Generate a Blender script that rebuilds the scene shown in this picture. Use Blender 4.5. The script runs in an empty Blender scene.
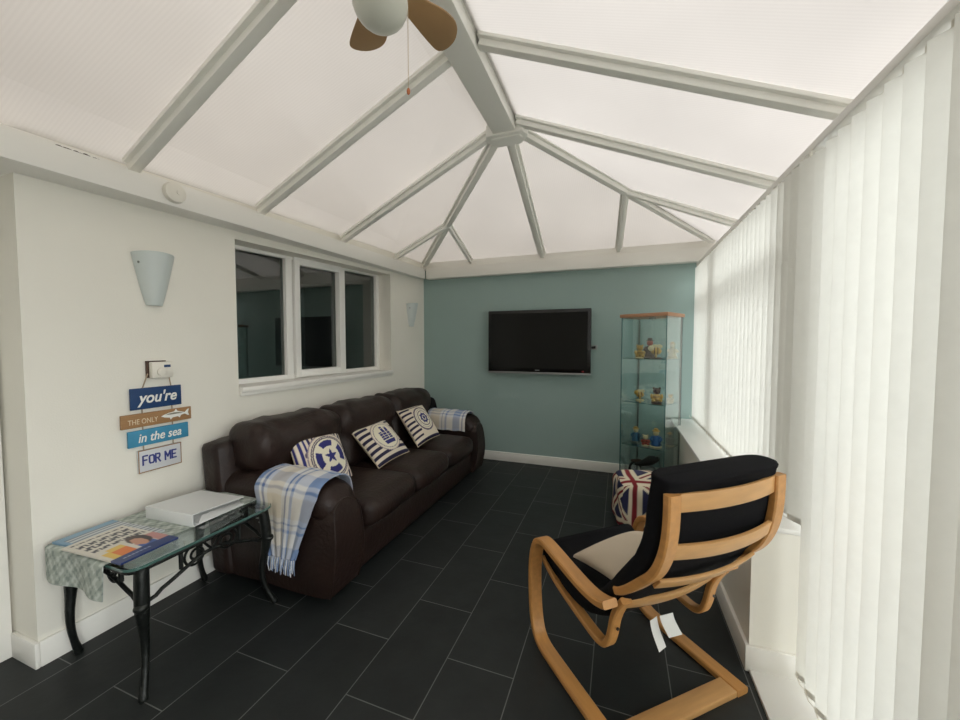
import bpy, bmesh, math, random
from mathutils import Vector, Matrix
random.seed(7)
S = bpy.context.scene
C = S.collection
PI = math.pi
V3 = Vector

# ------------------------------------------------------------------ materials
def lin(c):
    return tuple(((x/12.92) if x <= 0.04045 else ((x+0.055)/1.055)**2.4) for x in c)
def rgb(r, g, b):
    return lin((r/255, g/255, b/255)) + (1,)

def new_mat(name):
    m = bpy.data.materials.new(name); m.use_nodes = True
    nt = m.node_tree
    b = nt.nodes['Principled BSDF']
    return m, nt, b

def mat(name, col, rough=.5, metal=0., noise=0., nscale=8., bump=0., bscale=60., coat=0., spec=.5, stretch=None):
    m, nt, b = new_mat(name)
    b.inputs['Base Color'].default_value = col
    b.inputs['Roughness'].default_value = rough
    b.inputs['Metallic'].default_value = metal
    b.inputs['Coat Weight'].default_value = coat
    b.inputs['Specular IOR Level'].default_value = spec
    tc = nt.nodes.new('ShaderNodeTexCoord')
    src = tc.outputs['Object']
    if stretch:
        mp = nt.nodes.new('ShaderNodeMapping'); mp.inputs['Scale'].default_value = stretch
        nt.links.new(src, mp.inputs['Vector']); src = mp.outputs['Vector']
    if noise:
        n = nt.nodes.new('ShaderNodeTexNoise'); n.inputs['Scale'].default_value = nscale
        n.inputs['Detail'].default_value = 5
        nt.links.new(src, n.inputs['Vector'])
        r = nt.nodes.new('ShaderNodeMapRange')
        r.inputs['From Min'].default_value = .3; r.inputs['From Max'].default_value = .7
        r.inputs['To Min'].default_value = 1-noise; r.inputs['To Max'].default_value = 1+noise
        nt.links.new(n.outputs['Fac'], r.inputs['Value'])
        mx = nt.nodes.new('ShaderNodeVectorMath'); mx.operation = 'SCALE'
        mx.inputs[0].default_value = col[:3]
        nt.links.new(r.outputs['Result'], mx.inputs['Scale'])
        nt.links.new(mx.outputs['Vector'], b.inputs['Base Color'])
    if bump:
        n2 = nt.nodes.new('ShaderNodeTexNoise'); n2.inputs['Scale'].default_value = bscale
        n2.inputs['Detail'].default_value = 4
        nt.links.new(src, n2.inputs['Vector'])
        bp = nt.nodes.new('ShaderNodeBump'); bp.inputs['Strength'].default_value = bump
        bp.inputs['Distance'].default_value = .01
        nt.links.new(n2.outputs['Fac'], bp.inputs['Height'])
        nt.links.new(bp.outputs['Normal'], b.inputs['Normal'])
    return m

def attr_mat(name, rough=.85, bump=.25, bscale=350, spec=.3):
    m, nt, b = new_mat(name)
    a = nt.nodes.new('ShaderNodeAttribute'); a.attribute_name = 'pattern'
    nt.links.new(a.outputs['Color'], b.inputs['Base Color'])
    b.inputs['Roughness'].default_value = rough
    b.inputs['Specular IOR Level'].default_value = spec
    if bump:
        tc = nt.nodes.new('ShaderNodeTexCoord')
        n2 = nt.nodes.new('ShaderNodeTexNoise'); n2.inputs['Scale'].default_value = bscale
        nt.links.new(tc.outputs['Object'], n2.inputs['Vector'])
        bp = nt.nodes.new('ShaderNodeBump'); bp.inputs['Strength'].default_value = bump
        bp.inputs['Distance'].default_value = .004
        nt.links.new(n2.outputs['Fac'], bp.inputs['Height'])
        nt.links.new(bp.outputs['Normal'], b.inputs['Normal'])
    return m

def glass_mat(name, tint, refl=1.0, rough=0.0):
    """thin clear glass: transparent with Fresnel reflection"""
    m = bpy.data.materials.new(name); m.use_nodes = True
    nt = m.node_tree; nt.nodes.clear()
    o = nt.nodes.new('ShaderNodeOutputMaterial')
    t = nt.nodes.new('ShaderNodeBsdfTransparent'); t.inputs['Color'].default_value = tint
    g = nt.nodes.new('ShaderNodeBsdfGlossy'); g.inputs['Roughness'].default_value = rough
    # Schlick reflectance, the same on both faces of the sheet
    f = nt.nodes.new('ShaderNodeLayerWeight'); f.inputs['Blend'].default_value = .5
    pw = nt.nodes.new('ShaderNodeMath'); pw.operation = 'POWER'; pw.inputs[1].default_value = 5
    nt.links.new(f.outputs['Facing'], pw.inputs[0])
    mu = nt.nodes.new('ShaderNodeMath'); mu.operation = 'MULTIPLY_ADD'; mu.inputs[1].default_value = .9*refl; mu.inputs[2].default_value = .04*refl
    mx = nt.nodes.new('ShaderNodeMixShader')
    nt.links.new(pw.outputs[0], mu.inputs[0]); nt.links.new(mu.outputs[0], mx.inputs[0])
    nt.links.new(t.outputs[0], mx.inputs[1]); nt.links.new(g.outputs[0], mx.inputs[2])
    nt.links.new(mx.outputs[0], o.inputs[0])
    return m

def translucent_mat(name, tcol, dcol, fac, rib=None, ribscale=60., noise=.05, nscale=1.5):
    m = bpy.data.materials.new(name); m.use_nodes = True
    nt = m.node_tree; nt.nodes.clear()
    o = nt.nodes.new('ShaderNodeOutputMaterial')
    t = nt.nodes.new('ShaderNodeBsdfTranslucent')
    d = nt.nodes.new('ShaderNodeBsdfDiffuse'); d.inputs['Color'].default_value = dcol
    mx = nt.nodes.new('ShaderNodeMixShader'); mx.inputs[0].default_value = fac
    tc = nt.nodes.new('ShaderNodeTexCoord')
    n = nt.nodes.new('ShaderNodeTexNoise'); n.inputs['Scale'].default_value = nscale; n.inputs['Detail'].default_value = 3
    nt.links.new(tc.outputs['Object'], n.inputs['Vector'])
    r = nt.nodes.new('ShaderNodeMapRange')
    r.inputs['From Min'].default_value = .3; r.inputs['From Max'].default_value = .7
    r.inputs['To Min'].default_value = 1-noise; r.inputs['To Max'].default_value = 1
    nt.links.new(n.outputs['Fac'], r.inputs['Value'])
    fac_out = r.outputs['Result']
    if rib:
        w = nt.nodes.new('ShaderNodeTexWave'); w.bands_direction = rib; w.inputs['Scale'].default_value = ribscale
        w.inputs['Distortion'].default_value = 0
        nt.links.new(tc.outputs['Object'], w.inputs['Vector'])
        r2 = nt.nodes.new('ShaderNodeMapRange'); r2.inputs['To Min'].default_value = .955; r2.inputs['To Max'].default_value = 1
        nt.links.new(w.outputs['Fac'], r2.inputs['Value'])
        mm = nt.nodes.new('ShaderNodeMath'); mm.operation = 'MULTIPLY'
        nt.links.new(fac_out, mm.inputs[0]); nt.links.new(r2.outputs['Result'], mm.inputs[1]); fac_out = mm.outputs[0]
    sc = nt.nodes.new('ShaderNodeVectorMath'); sc.operation = 'SCALE'; sc.inputs[0].default_value = tcol[:3]
    nt.links.new(fac_out, sc.inputs['Scale'])
    nt.links.new(sc.outputs['Vector'], t.inputs['Color'])
    nt.links.new(d.outputs[0], mx.inputs[1]); nt.links.new(t.outputs[0], mx.inputs[2])
    nt.links.new(mx.outputs[0], o.inputs[0])
    return m

def floor_mat():
    m, nt, b = new_mat('slate_tiles')
    tc = nt.nodes.new('ShaderNodeTexCoord')
    sep = nt.nodes.new('ShaderNodeSeparateXYZ'); cmb = nt.nodes.new('ShaderNodeCombineXYZ')
    nt.links.new(tc.outputs['Object'], sep.inputs[0])
    ax = nt.nodes.new('ShaderNodeMath'); ax.inputs[1].default_value = 0.385 + 0.2985*20
    ay = nt.nodes.new('ShaderNodeMath'); ay.inputs[1].default_value = TILE_Y
    nt.links.new(sep.outputs['X'], ax.inputs[0]); nt.links.new(sep.outputs['Y'], ay.inputs[0])
    nt.links.new(ay.outputs[0], cmb.inputs['X']); nt.links.new(ax.outputs[0], cmb.inputs['Y'])
    br = nt.nodes.new('ShaderNodeTexBrick')
    br.offset = .5; br.offset_frequency = 2; br.squash = 1
    br.inputs['Scale'].default_value = 1
    br.inputs['Brick Width'].default_value = .585
    br.inputs['Row Height'].default_value = .2985
    br.inputs['Mortar Size'].default_value = .0022
    br.inputs['Mortar Smooth'].default_value = .2
    br.inputs['Bias'].default_value = 0
    br.inputs['Color1'].default_value = rgb(35, 38, 38)
    br.inputs['Color2'].default_value = rgb(41, 44, 44)
    br.inputs['Mortar'].default_value = rgb(104, 106, 104)
    nt.links.new(cmb.outputs[0], br.inputs['Vector'])
    n = nt.nodes.new('ShaderNodeTexNoise'); n.inputs['Scale'].default_value = 7; n.inputs['Detail'].default_value = 6
    nt.links.new(tc.outputs['Object'], n.inputs['Vector'])
    r = nt.nodes.new('ShaderNodeMapRange'); r.inputs['From Min'].default_value = .3; r.inputs['From Max'].default_value = .7
    r.inputs['To Min'].default_value = .85; r.inputs['To Max'].default_value = 1.15
    nt.links.new(n.outputs['Fac'], r.inputs['Value'])
    sc = nt.nodes.new('ShaderNodeVectorMath'); sc.operation = 'SCALE'
    nt.links.new(br.outputs['Color'], sc.inputs[0]); nt.links.new(r.outputs['Result'], sc.inputs['Scale'])
    nt.links.new(sc.outputs['Vector'], b.inputs['Base Color'])
    b.inputs['Roughness'].default_value = .5
    b.inputs['Specular IOR Level'].default_value = .3
    # slate cleft relief
    mg = nt.nodes.new('ShaderNodeTexNoise'); mg.inputs['Scale'].default_value = 22; mg.inputs['Detail'].default_value = 6
    nt.links.new(tc.outputs['Object'], mg.inputs['Vector'])
    su = nt.nodes.new('ShaderNodeMath'); su.operation = 'SUBTRACT'
    nt.links.new(mg.outputs['Fac'], su.inputs[0]); nt.links.new(br.outputs['Fac'], su.inputs[1])
    bp = nt.nodes.new('ShaderNodeBump'); bp.inputs['Strength'].default_value = .25; bp.inputs['Distance'].default_value = .004
    nt.links.new(su.outputs[0], bp.inputs['Height']); nt.links.new(bp.outputs['Normal'], b.inputs['Normal'])
    return m
TILE_Y = -1.151 + .585*10.5

M = {}
M['wall'] = mat('cream_wall_paint', rgb(236, 233, 223), .75, noise=.015, nscale=3, bump=.08, bscale=180)
M['teal'] = mat('teal_wall_paint', rgb(150, 171, 167), .75, noise=.015, nscale=3, bump=.08, bscale=180)
M['white'] = mat('white_gloss_trim', rgb(238, 236, 230), .35)
M['upvc'] = mat('white_upvc', rgb(240, 239, 235), .3)
M['rafter'] = mat('roof_bar_upvc', rgb(244, 244, 238), .4)
M['opal'] = translucent_mat('opal_polycarbonate', (.735, .72, .708), rgb(216, 213, 208), .72, 'Y', 22., noise=.07, nscale=1.2)
M['opal_end'] = translucent_mat('opal_polycarbonate_end', (.735, .72, .708), rgb(216, 213, 208), .72, 'X', 22., noise=.07, nscale=1.2)
M['blind'] = translucent_mat('blind_fabric', (.97, .97, .95), rgb(244, 243, 239), .6, None, noise=.04, nscale=30)
M['floor'] = floor_mat()
M['leather'] = mat('dark_brown_leather', rgb(39, 26, 22), .45, noise=.2, nscale=6, bump=.35, bscale=45, spec=.38)
M['leather_dark'] = mat('sofa_base_cloth', rgb(28, 21, 19), .8)
M['oak'] = mat('bent_birch', rgb(196, 142, 82), .4, noise=.1, nscale=5, stretch=(10, 1.2, 10))
M['oak_slat'] = mat('birch_slat', rgb(204, 156, 100), .42, noise=.08, nscale=5, stretch=(1.2, 10, 10))
M['black_fabric'] = mat('black_cotton', rgb(21, 21, 24), .95, bump=.3, bscale=400, spec=.15)
M['iron'] = mat('wrought_iron', rgb(26, 29, 27), .42, metal=.4, noise=.3, nscale=40, bump=.3, bscale=60)
M['table_glass'] = glass_mat('table_glass', (.88, .95, .93, 1), 2.0)
M['glass_edge'] = mat('green_glass_edge', rgb(74, 104, 98), .15, spec=.8)
M['cab_glass'] = glass_mat('cabinet_glass', (.94, .98, .975, 1), 1.8)
M['cab_edge'] = mat('cabinet_glass_edge', rgb(66, 104, 104), .2)
M['cab_wood'] = mat('cabinet_beech', rgb(178, 132, 100), .5, noise=.08, nscale=8, stretch=(2, 12, 12))
M['alu'] = mat('aluminium', rgb(120, 128, 126), .35, metal=.8)
M['tv_black'] = mat('tv_gloss_black', rgb(10, 10, 11), .25)
M['tv_screen'] = mat('tv_screen', rgb(7, 8, 8), .2, spec=.25)
M['silver'] = mat('silver_plastic', rgb(150, 152, 152), .35, metal=.3)
M['win_glass'] = glass_mat('window_glass', (.45, .52, .5, 1), 3.2)
M['clear_glass'] = glass_mat('glazing', (.95, .97, .97, 1), .8)
M['sconce'] = mat('frosted_glass_shade', rgb(206, 214, 212), .35, spec=.5)
M['plastic'] = mat('white_plastic', rgb(233, 229, 218), .4)
M['globe'] = mat('opal_globe', rgb(214, 216, 205), .3)
M['blade'] = mat('fan_blade_wood', rgb(172, 138, 98), .45, noise=.1, nscale=6)
M['bead'] = mat('terracotta_bead', rgb(190, 110, 66), .5)
M['cord'] = mat('cord', rgb(205, 190, 170), .8)
M['rope'] = mat('jute_rope', rgb(168, 150, 128), .9)
M['navy'] = mat('navy_board', rgb(24, 62, 108), .6)
M['tan'] = mat('tan_board', rgb(160, 122, 82), .7, noise=.1, nscale=20, stretch=(1, 1, 12))
M['skyblue'] = mat('blue_board', rgb(62, 140, 176), .65, noise=.06, nscale=15)
M['board_white'] = mat('white_board', rgb(206, 208, 212), .7)
M['board_edge'] = mat('board_edge_wood', rgb(150, 120, 90), .7)
M['letter_white'] = mat('white_lettering', rgb(236, 236, 230), .6)
M['letter_tan'] = mat('pale_lettering', rgb(222, 206, 178), .6)
M['letter_navy'] = mat('navy_lettering', rgb(48, 58, 128), .6)
M['fish_grey'] = mat('fish_back', rgb(132, 128, 112), .6)
M['pattern'] = attr_mat('printed_fabric')
M['print'] = attr_mat('printed_paper', .35, 0, spec=.5)
M['cream_fabric'] = mat('cream_cotton', rgb(206, 192, 168), .95, bump=.3, bscale=350, spec=.15)
M['fringe_w'] = mat('fringe_white', rgb(220, 222, 224), .95)
M['fringe_b'] = mat('fringe_blue', rgb(138, 158, 194), .95)
M['fringe_g'] = mat('fringe_grey', rgb(148, 148, 144), .95)
M['paper'] = mat('paper', rgb(228, 228, 226), .8)
M['binder'] = mat('white_binder', rgb(226, 228, 228), .4)
M['gold'] = mat('figurine_gold', rgb(196, 156, 78), .45)
M['fig_brown'] = mat('figurine_brown', rgb(74, 48, 34), .5)
M['fig_blue'] = mat('figurine_blue', rgb(44, 92, 150), .45)
M['fig_teal'] = mat('figurine_teal', rgb(40, 86, 112), .45)
M['fig_red'] = mat('figurine_red', rgb(168, 74, 58), .5)
M['fig_cream'] = mat('figurine_cream', rgb(206, 190, 150), .5)
M['fig_grey'] = mat('figurine_grey', rgb(120, 122, 118), .5)
M['fig_black'] = mat('ornament_black', rgb(26, 24, 24), .4)
M['exterior'] = mat('house_render', rgb(205, 198, 188), .9, noise=.15)  # pale so the unseen wall bounces more light onto the left panels
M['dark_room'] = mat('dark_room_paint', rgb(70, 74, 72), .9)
M['patio'] = mat('patio_slabs', rgb(140, 136, 132), .9, noise=.1)
M['dirt'] = mat('dirt', rgb(96, 88, 82), .95)
M['red_led'] = mat('red_light_colour', rgb(170, 40, 40), .4)

# ------------------------------------------------------------------ mesh builder
class MB:
    def __init__(s): s.v = []; s.f = []; s.c = []; s.mi = []
    def add(s, vs, fs, cols=None, mi=0):
        o = len(s.v); s.v += [V3(p) for p in vs]
        s.f += [tuple(i+o for i in f) for f in fs]; s.mi += [mi]*len(fs)
        s.c += list(cols) if cols else [(.8, .8, .8)]*len(vs)
        return s
    def box(s, lo, hi, mi=0):
        x0, y0, z0 = lo; x1, y1, z1 = hi
        return s.add([(x0,y0,z0),(x1,y0,z0),(x1,y1,z0),(x0,y1,z0),(x0,y0,z1),(x1,y0,z1),(x1,y1,z1),(x0,y1,z1)],
                     [(0,3,2,1),(4,5,6,7),(0,1,5,4),(1,2,6,5),(2,3,7,6),(3,0,4,7)], mi=mi)
    def hexa(s, p, mi=0):   # 8 points, bottom 4 then top 4
        return s.add(p, [(0,3,2,1),(4,5,6,7),(0,1,5,4),(1,2,6,5),(2,3,7,6),(3,0,4,7)], mi=mi)
    def prism(s, poly, vec, mi=0):
        n = len(poly); v = V3(vec)
        vs = [V3(p) for p in poly] + [V3(p)+v for p in poly]
        fs = [tuple(range(n))[::-1], tuple(range(n, 2*n))] + [(i,(i+1)%n,(i+1)%n+n,i+n) for i in range(n)]
        return s.add(vs, fs, mi=mi)
    def beam(s, a, b, w, h, up=(0,0,1), mi=0):
        """bar whose underside centre line runs a->b"""
        a = V3(a); b = V3(b); d = (b-a).normalized(); sd = d.cross(V3(up)).normalized(); u = sd.cross(d).normalized()
        p = [a-sd*w/2, a+sd*w/2, b+sd*w/2, b-sd*w/2]
        return s.hexa(p + [q+u*h for q in p], mi)
    def tube(s, path, r, n=8, mi=0, flat=1.):
        P = [V3(p) for p in path]; m = len(P)
        R = r if isinstance(r, (list, tuple)) else [r]*m
        t0 = (P[1]-P[0]).normalized()
        ref = V3((0,0,1)) if abs(t0.z) < .9 else V3((1,0,0))
        nrm = (ref - t0*ref.dot(t0)).normalized()
        vs = []
        for i in range(m):
            t = (P[min(i+1,m-1)]-P[max(i-1,0)]).normalized()
            nrm = (nrm - t*nrm.dot(t)).normalized(); bn = t.cross(nrm)
            for k in range(n):
                a = 2*PI*k/n
                vs.append(P[i] + (nrm*math.cos(a) + bn*math.sin(a)*flat)*R[i])
        fs = [(i*n+k, i*n+(k+1)%n, (i+1)*n+(k+1)%n, (i+1)*n+k) for i in range(m-1) for k in range(n)]
        fs += [tuple(range(n))[::-1], tuple(range((m-1)*n, m*n))]
        return s.add(vs, fs, mi=mi)
    def lathe(s, prof, c=(0,0,0), n=20, axis='z', mi=0, a0=0, a1=2*PI):
        c = V3(c); full = abs(a1-a0-2*PI) < 1e-6; vs = []; m = len(prof)
        nn = n if full else n+1
        for r, h in prof:
            for k in range(nn):
                a = a0+(a1-a0)*k/n; x = max(r, 1e-4)*math.cos(a); y = max(r, 1e-4)*math.sin(a)
                vs.append(c + (V3((x,y,h)) if axis == 'z' else V3((h,x,y)) if axis == 'x' else V3((y,h,x))))
        fs = [(i*nn+k, i*nn+(k+1)%nn, (i+1)*nn+(k+1)%nn, (i+1)*nn+k) for i in range(m-1) for k in range(n)]
        if full: fs += [tuple(range(n))[::-1], tuple(range((m-1)*n, m*n))]
        return s.add(vs, fs, mi=mi)
    def ball(s, c, r, n=12, mi=0):
        r = r if isinstance(r, (tuple, list)) else (r, r, r)
        c = V3(c); o = len(s.v)
        s.lathe([(math.sin(PI*i/(n//2+2)), -math.cos(PI*i/(n//2+2))) for i in range(n//2+3)], (0,0,0), n, mi=mi)
        for i in range(o, len(s.v)):
            p = s.v[i]; s.v[i] = c + V3((p.x*r[0], p.y*r[1], p.z*r[2]))
        return s
    def rbox(s, c, half, r, n=8, puff=(0,0,0), fn=None, mi=0):
        c = V3(c); key = {}; vs = []; fs = []
        def vid(i, j, k):
            q = (i, j, k)
            if q not in key:
                u = V3([2*t/n-1 for t in q])
                # concentrate samples near the edges so that rounding is smooth
                u = V3([math.copysign(abs(t)**.7, t) for t in u])
                p = V3([u[a]*half[a] for a in range(3)])
                inner = V3([max(-(half[a]-r), min(half[a]-r, p[a])) for a in range(3)])
                d = p-inner
                if d.length > 1e-9: p = inner + d.normalized()*r
                for a in range(3):
                    b_, c_ = (a+1)%3, (a+2)%3
                    p[a] += puff[a]*(u[a])*(1-u[b_]**2)*(1-u[c_]**2)
                p = c+p
                if fn: p = V3(fn(p))
                key[q] = len(vs); vs.append(p)
            return key[q]
        for a in range(3):
            for side in (0, n):
                for i in range(n):
                    for j in range(n):
                        def q(ii, jj):
                            t = [0,0,0]; t[a] = side; t[(a+1)%3] = ii; t[(a+2)%3] = jj; return vid(*t)
                        f = (q(i,j), q(i+1,j), q(i+1,j+1), q(i,j+1))
                        fs.append(f if side else f[::-1])
        return s.add(vs, fs, mi=mi)
    def grid(s, nu, nv, fn, col=None, wrap=False, mi=0):
        vs = []; cs = []
        for i in range(nu+1):
            for j in range(nv+1):
                u = i/nu; v = j/nv
                vs.append(V3(fn(u, v))); cs.append(col(u, v) if col else (.8,.8,.8))
        w = nv+1
        fs = [(i*w+j, (i+1)*w+j, (i+1)*w+j+1, i*w+j+1) for i in range(nu) for j in range(nv)]
        return s.add(vs, fs, cs, mi)
    def sheet(s, nu, nv, fn, th, col=None, backcol=None):
        """cloth of thickness th: two grids joined at the rim"""
        e = 1e-3
        def nrm(u, v):
            u0, u1 = max(0,u-e), min(1,u+e); v0, v1 = max(0,v-e), min(1,v+e)
            a = V3(fn(u1,v))-V3(fn(u0,v)); b = V3(fn(u,v1))-V3(fn(u,v0))
            n = a.cross(b); return n.normalized() if n.length > 1e-12 else V3((0,0,1))
        o = len(s.v)
        s.grid(nu, nv, fn, col)
        s.grid(nu, nv, lambda u, v: V3(fn(u,v)) - nrm(u,v)*th, backcol or col)
        w = nv+1; N = (nu+1)*w
        k = len(s.f) - nu*nv
        for i in range(k, len(s.f)): s.f[i] = s.f[i][::-1]
        rim = [i*w for i in range(nu+1)] + [nu*w+j for j in range(1,nv+1)] + [i*w+nv for i in range(nu-1,-1,-1)] + [j for j in range(nv-1,0,-1)]
        for a, b in zip(rim, rim[1:]+rim[:1]):
            s.f.append((o+b, o+a, o+N+a, o+N+b)); s.mi.append(0)
        return s
    def ribbon(s, path, t, x0, x1, closed_fn=None):
        """bentwood strip: 2-D path (y,z) swept with thickness t, from x0 to x1"""
        n = len(path); P = [Vector(p) for p in path]; rings = []
        b = min(t*.3, .005)
        for i in range(n):
            d = (P[min(i+1,n-1)]-P[max(i-1,0)]).normalized(); nn = Vector((-d.y, d.x))
            h = t/2
            sec = [(x0+b, h), (x1-b, h), (x1, h-b), (x1, -h+b), (x1-b, -h), (x0+b, -h), (x0, -h+b), (x0, h-b)]
            rings += [V3((x, (P[i]+nn*o).x, (P[i]+nn*o).y)) for x, o in sec]
        fs = [(i*8+k, i*8+(k+1)%8, (i+1)*8+(k+1)%8, (i+1)*8+k) for i in range(n-1) for k in range(8)]
        fs += [tuple(range(8))[::-1], tuple(range((n-1)*8, n*8))]
        return s.add(rings, fs)

def smooth_path(pts, it=2):
    P = [Vector(p) for p in pts]
    for _ in range(it):
        Q = [P[0]]
        for a, b in zip(P, P[1:]): Q += [a*.75+b*.25, a*.25+b*.75]
        P = Q + [P[-1]]
    return P

ROOT = {}
def obj(name, mb, m, parent=None, bevel=0, smooth=40, label=None, kind=None, local=False, seg=2):
    """link mb as ONE mesh object. Coordinates are in the world unless local."""
    r = ROOT.get(parent.name) if parent else None
    verts = mb.v
    if r and not local:
        inv = r.inverted(); verts = [inv @ p for p in verts]
    me = bpy.data.meshes.new(name)
    me.from_pydata([tuple(p) for p in verts], [], mb.f)
    mats = m if isinstance(m, (list, tuple)) else [m]
    for q in mats: me.materials.append(q)
    if len(mats) > 1:
        for p, i in zip(me.polygons, mb.mi): p.material_index = i
    if any(q in (M['pattern'], M['print']) for q in mats):
        a = me.color_attributes.new('pattern', 'FLOAT_COLOR', 'POINT')
        for i, cc in enumerate(mb.c): a.data[i].color = (cc[0], cc[1], cc[2], 1)
    bm = bmesh.new(); bm.from_mesh(me)
    bmesh.ops.recalc_face_normals(bm, faces=bm.faces)
    if bevel:
        es = [e for e in bm.edges if len(e.link_faces) == 2 and e.calc_face_angle(0) > math.radians(30)]
        bmesh.ops.bevel(bm, geom=es, offset=bevel, segments=seg, affect='EDGES', profile=.5, clamp_overlap=True)
    bm.to_mesh(me); bm.free()
    if smooth:
        me.shade_smooth(); me.set_sharp_from_angle(angle=math.radians(smooth))
    o = bpy.data.objects.new(name, me); C.objects.link(o)
    if parent:
        o.parent = parent
        if r: ROOT[o.name] = r
    if label: o['label'] = label
    if kind: o['kind'] = kind
    return o
def tag(o, label, cat, group=None, kind=None):
    o['label'] = label; o['category'] = cat
    if group: o['group'] = group
    if kind: o['kind'] = kind
    return o
def thing(name, label, cat, loc=(0,0,0), rotz=0, group=None):
    o = bpy.data.objects.new(name, None); C.objects.link(o)
    o.empty_display_size = .05
    o.location = loc; o.rotation_euler = (0,0,rotz)
    ROOT[o.name] = Matrix.Translation(loc) @ Matrix.Rotation(rotz, 4, 'Z')
    return tag(o, label, cat, group)
def struct(name, mb, m, **k):
    return obj(name, mb, m, kind='structure', **k)
def single(name, mb, m, label, cat, loc, group=None, **k):
    """a thing that is one mesh: mesh with its own origin"""
    ROOT['__tmp'] = Matrix.Translation(loc)
    mb.v = [p - V3(loc) for p in mb.v]
    o = obj(name, mb, m, **k); o.location = loc
    ROOT[o.name] = Matrix.Translation(loc)
    return tag(o, label, cat, group)
def text_mesh(txt, size, shear=0., bold=.0, spacing=1.):
    cu = bpy.data.curves.new('txt', 'FONT'); cu.body = txt; cu.size = size; cu.shear = shear
    cu.offset = bold; cu.align_x = 'CENTER'; cu.align_y = 'CENTER'; cu.space_character = spacing; cu.extrude = .0008
    o = bpy.data.objects.new('txt', cu); C.objects.link(o)
    dg = bpy.context.evaluated_depsgraph_get()
    me = bpy.data.meshes.new_from_object(o.evaluated_get(dg))
    mb = MB(); mb.add([v.co.copy() for v in me.vertices], [tuple(p.vertices) for p in me.polygons])
    bpy.data.objects.remove(o); bpy.data.curves.remove(cu); bpy.data.meshes.remove(me)
    return mb
def xform(mb, fn):
    mb.v = [V3(fn(p)) for p in mb.v]; return mb
def lerp(a, b, t): return a+(b-a)*t

# ------------------------------------------------------------------ camera
CAM_H = 1.37
cd = bpy.data.cameras.new('camera'); cam = bpy.data.objects.new('camera', cd); C.objects.link(cam)
cd.sensor_fit = 'HORIZONTAL'; cd.sensor_width = 36; cd.lens = 378*36/960
cd.clip_start = .02
cam.location = (0, 0, CAM_H)
cam.rotation_euler = (math.radians(90-2.5), 0, math.radians(20.2))
S.camera = cam

# ------------------------------------------------------------------ the room
XL, XR, YF, YB = -2.29, .53, 4.20, -1.5
struct('floor', MB().box((-3.2, YB-.1, -.06), (XR+.02, YF+.1, 0)), M['floor'], smooth=0)
# left wall with window opening
WY0, WY1, WZ0, WZ1 = 1.735, 3.465, 1.055, 2.09
wl = MB()
wl.box((XL-.25, .805, 0), (XL, WY0, 2.4)); wl.box((XL-.25, WY1, 0), (XL, YF, 2.4))
wl.box((XL-.25, WY0, 0), (XL, WY1, WZ0))
wl.hexa([(XL-.25,WY0,2.03),(XL,WY0,2.03),(XL,WY1,2.10),(XL-.25,WY1,2.10),(XL-.25,WY0,2.4),(XL,WY0,2.4),(XL,WY1,2.4),(XL-.25,WY1,2.4)])
struct('wall_left', wl, M['wall'], smooth=0)
# doorway recess at the near end of the left wall
dn = MB(); dn.box((-2.56, .0, 2.0), (-2.46, .805, 2.4)); dn.box((-2.56, YB, 0), (-2.46, .0, 2.4))
struct('wall_left', dn, M['wall'], smooth=0)
dr = thing('door_1', 'white door in the recess', 'door'); dr['kind'] = 'structure'
for k in ('label', 'category'): del dr[k]
obj('door_leaf', MB().box((-2.53, .06, .01), (-2.495, .735, 1.97)), M['white'], dr, bevel=.003)
obj('door_frame', MB().box((-2.545, .735, 0), (-2.47, .795, 2.0)).box((-2.545, .005, 0), (-2.47, .06, 2.0)).box((-2.545, .06, 1.97), (-2.47, .735, 2.0)), M['white'], dr, bevel=.004)
bl = MB()
prof = [(0,0),(0,.105),(-.006,.112),(-.016,.115)]
bl.box((XL, .805, 0), (XL+.016, YF, .11))
bl.box((-2.47, .789, 0), (XL+.016, .805, .11))
struct('baseboard_left', bl, M['white'], bevel=.004)
# far wall
struct('wall_far', MB().box((XL-.25, YF, 0), (1.0, YF+.12, 2.265)), M['teal'], smooth=0)
struct('baseboard_far', MB().box((XL+.016, YF-.016, 0), (XR, YF, .105)), M['white'], bevel=.004)
# back wall, behind the camera
struct('wall_back', MB().box((-2.56, YB-.12, 0), (1.0, YB, 3.0)), M['wall'], smooth=0)
# dwarf wall on the right
DY = 1.83
struct('wall_right', MB().box((XR, DY, 0), (.86, YF, .60)), M['wall'], smooth=0)
struct('baseboard_right', MB().box((XR-.016, DY, 0), (XR, YF-.016, .11)).box((XR-.016, DY-.016, 0), (.80, DY, .11)), M['white'], bevel=.004)
struct('trim_1', MB().box((XR-.035, DY-.004, .60), (.84, YF, .624)), M['upvc'], bevel=.006)          # window sill
struct('trim_2', MB().box((XR, YB, -.06), (1.0, DY-.002, .012)), M['upvc'], bevel=.004)             # white threshold of the doors
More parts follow.
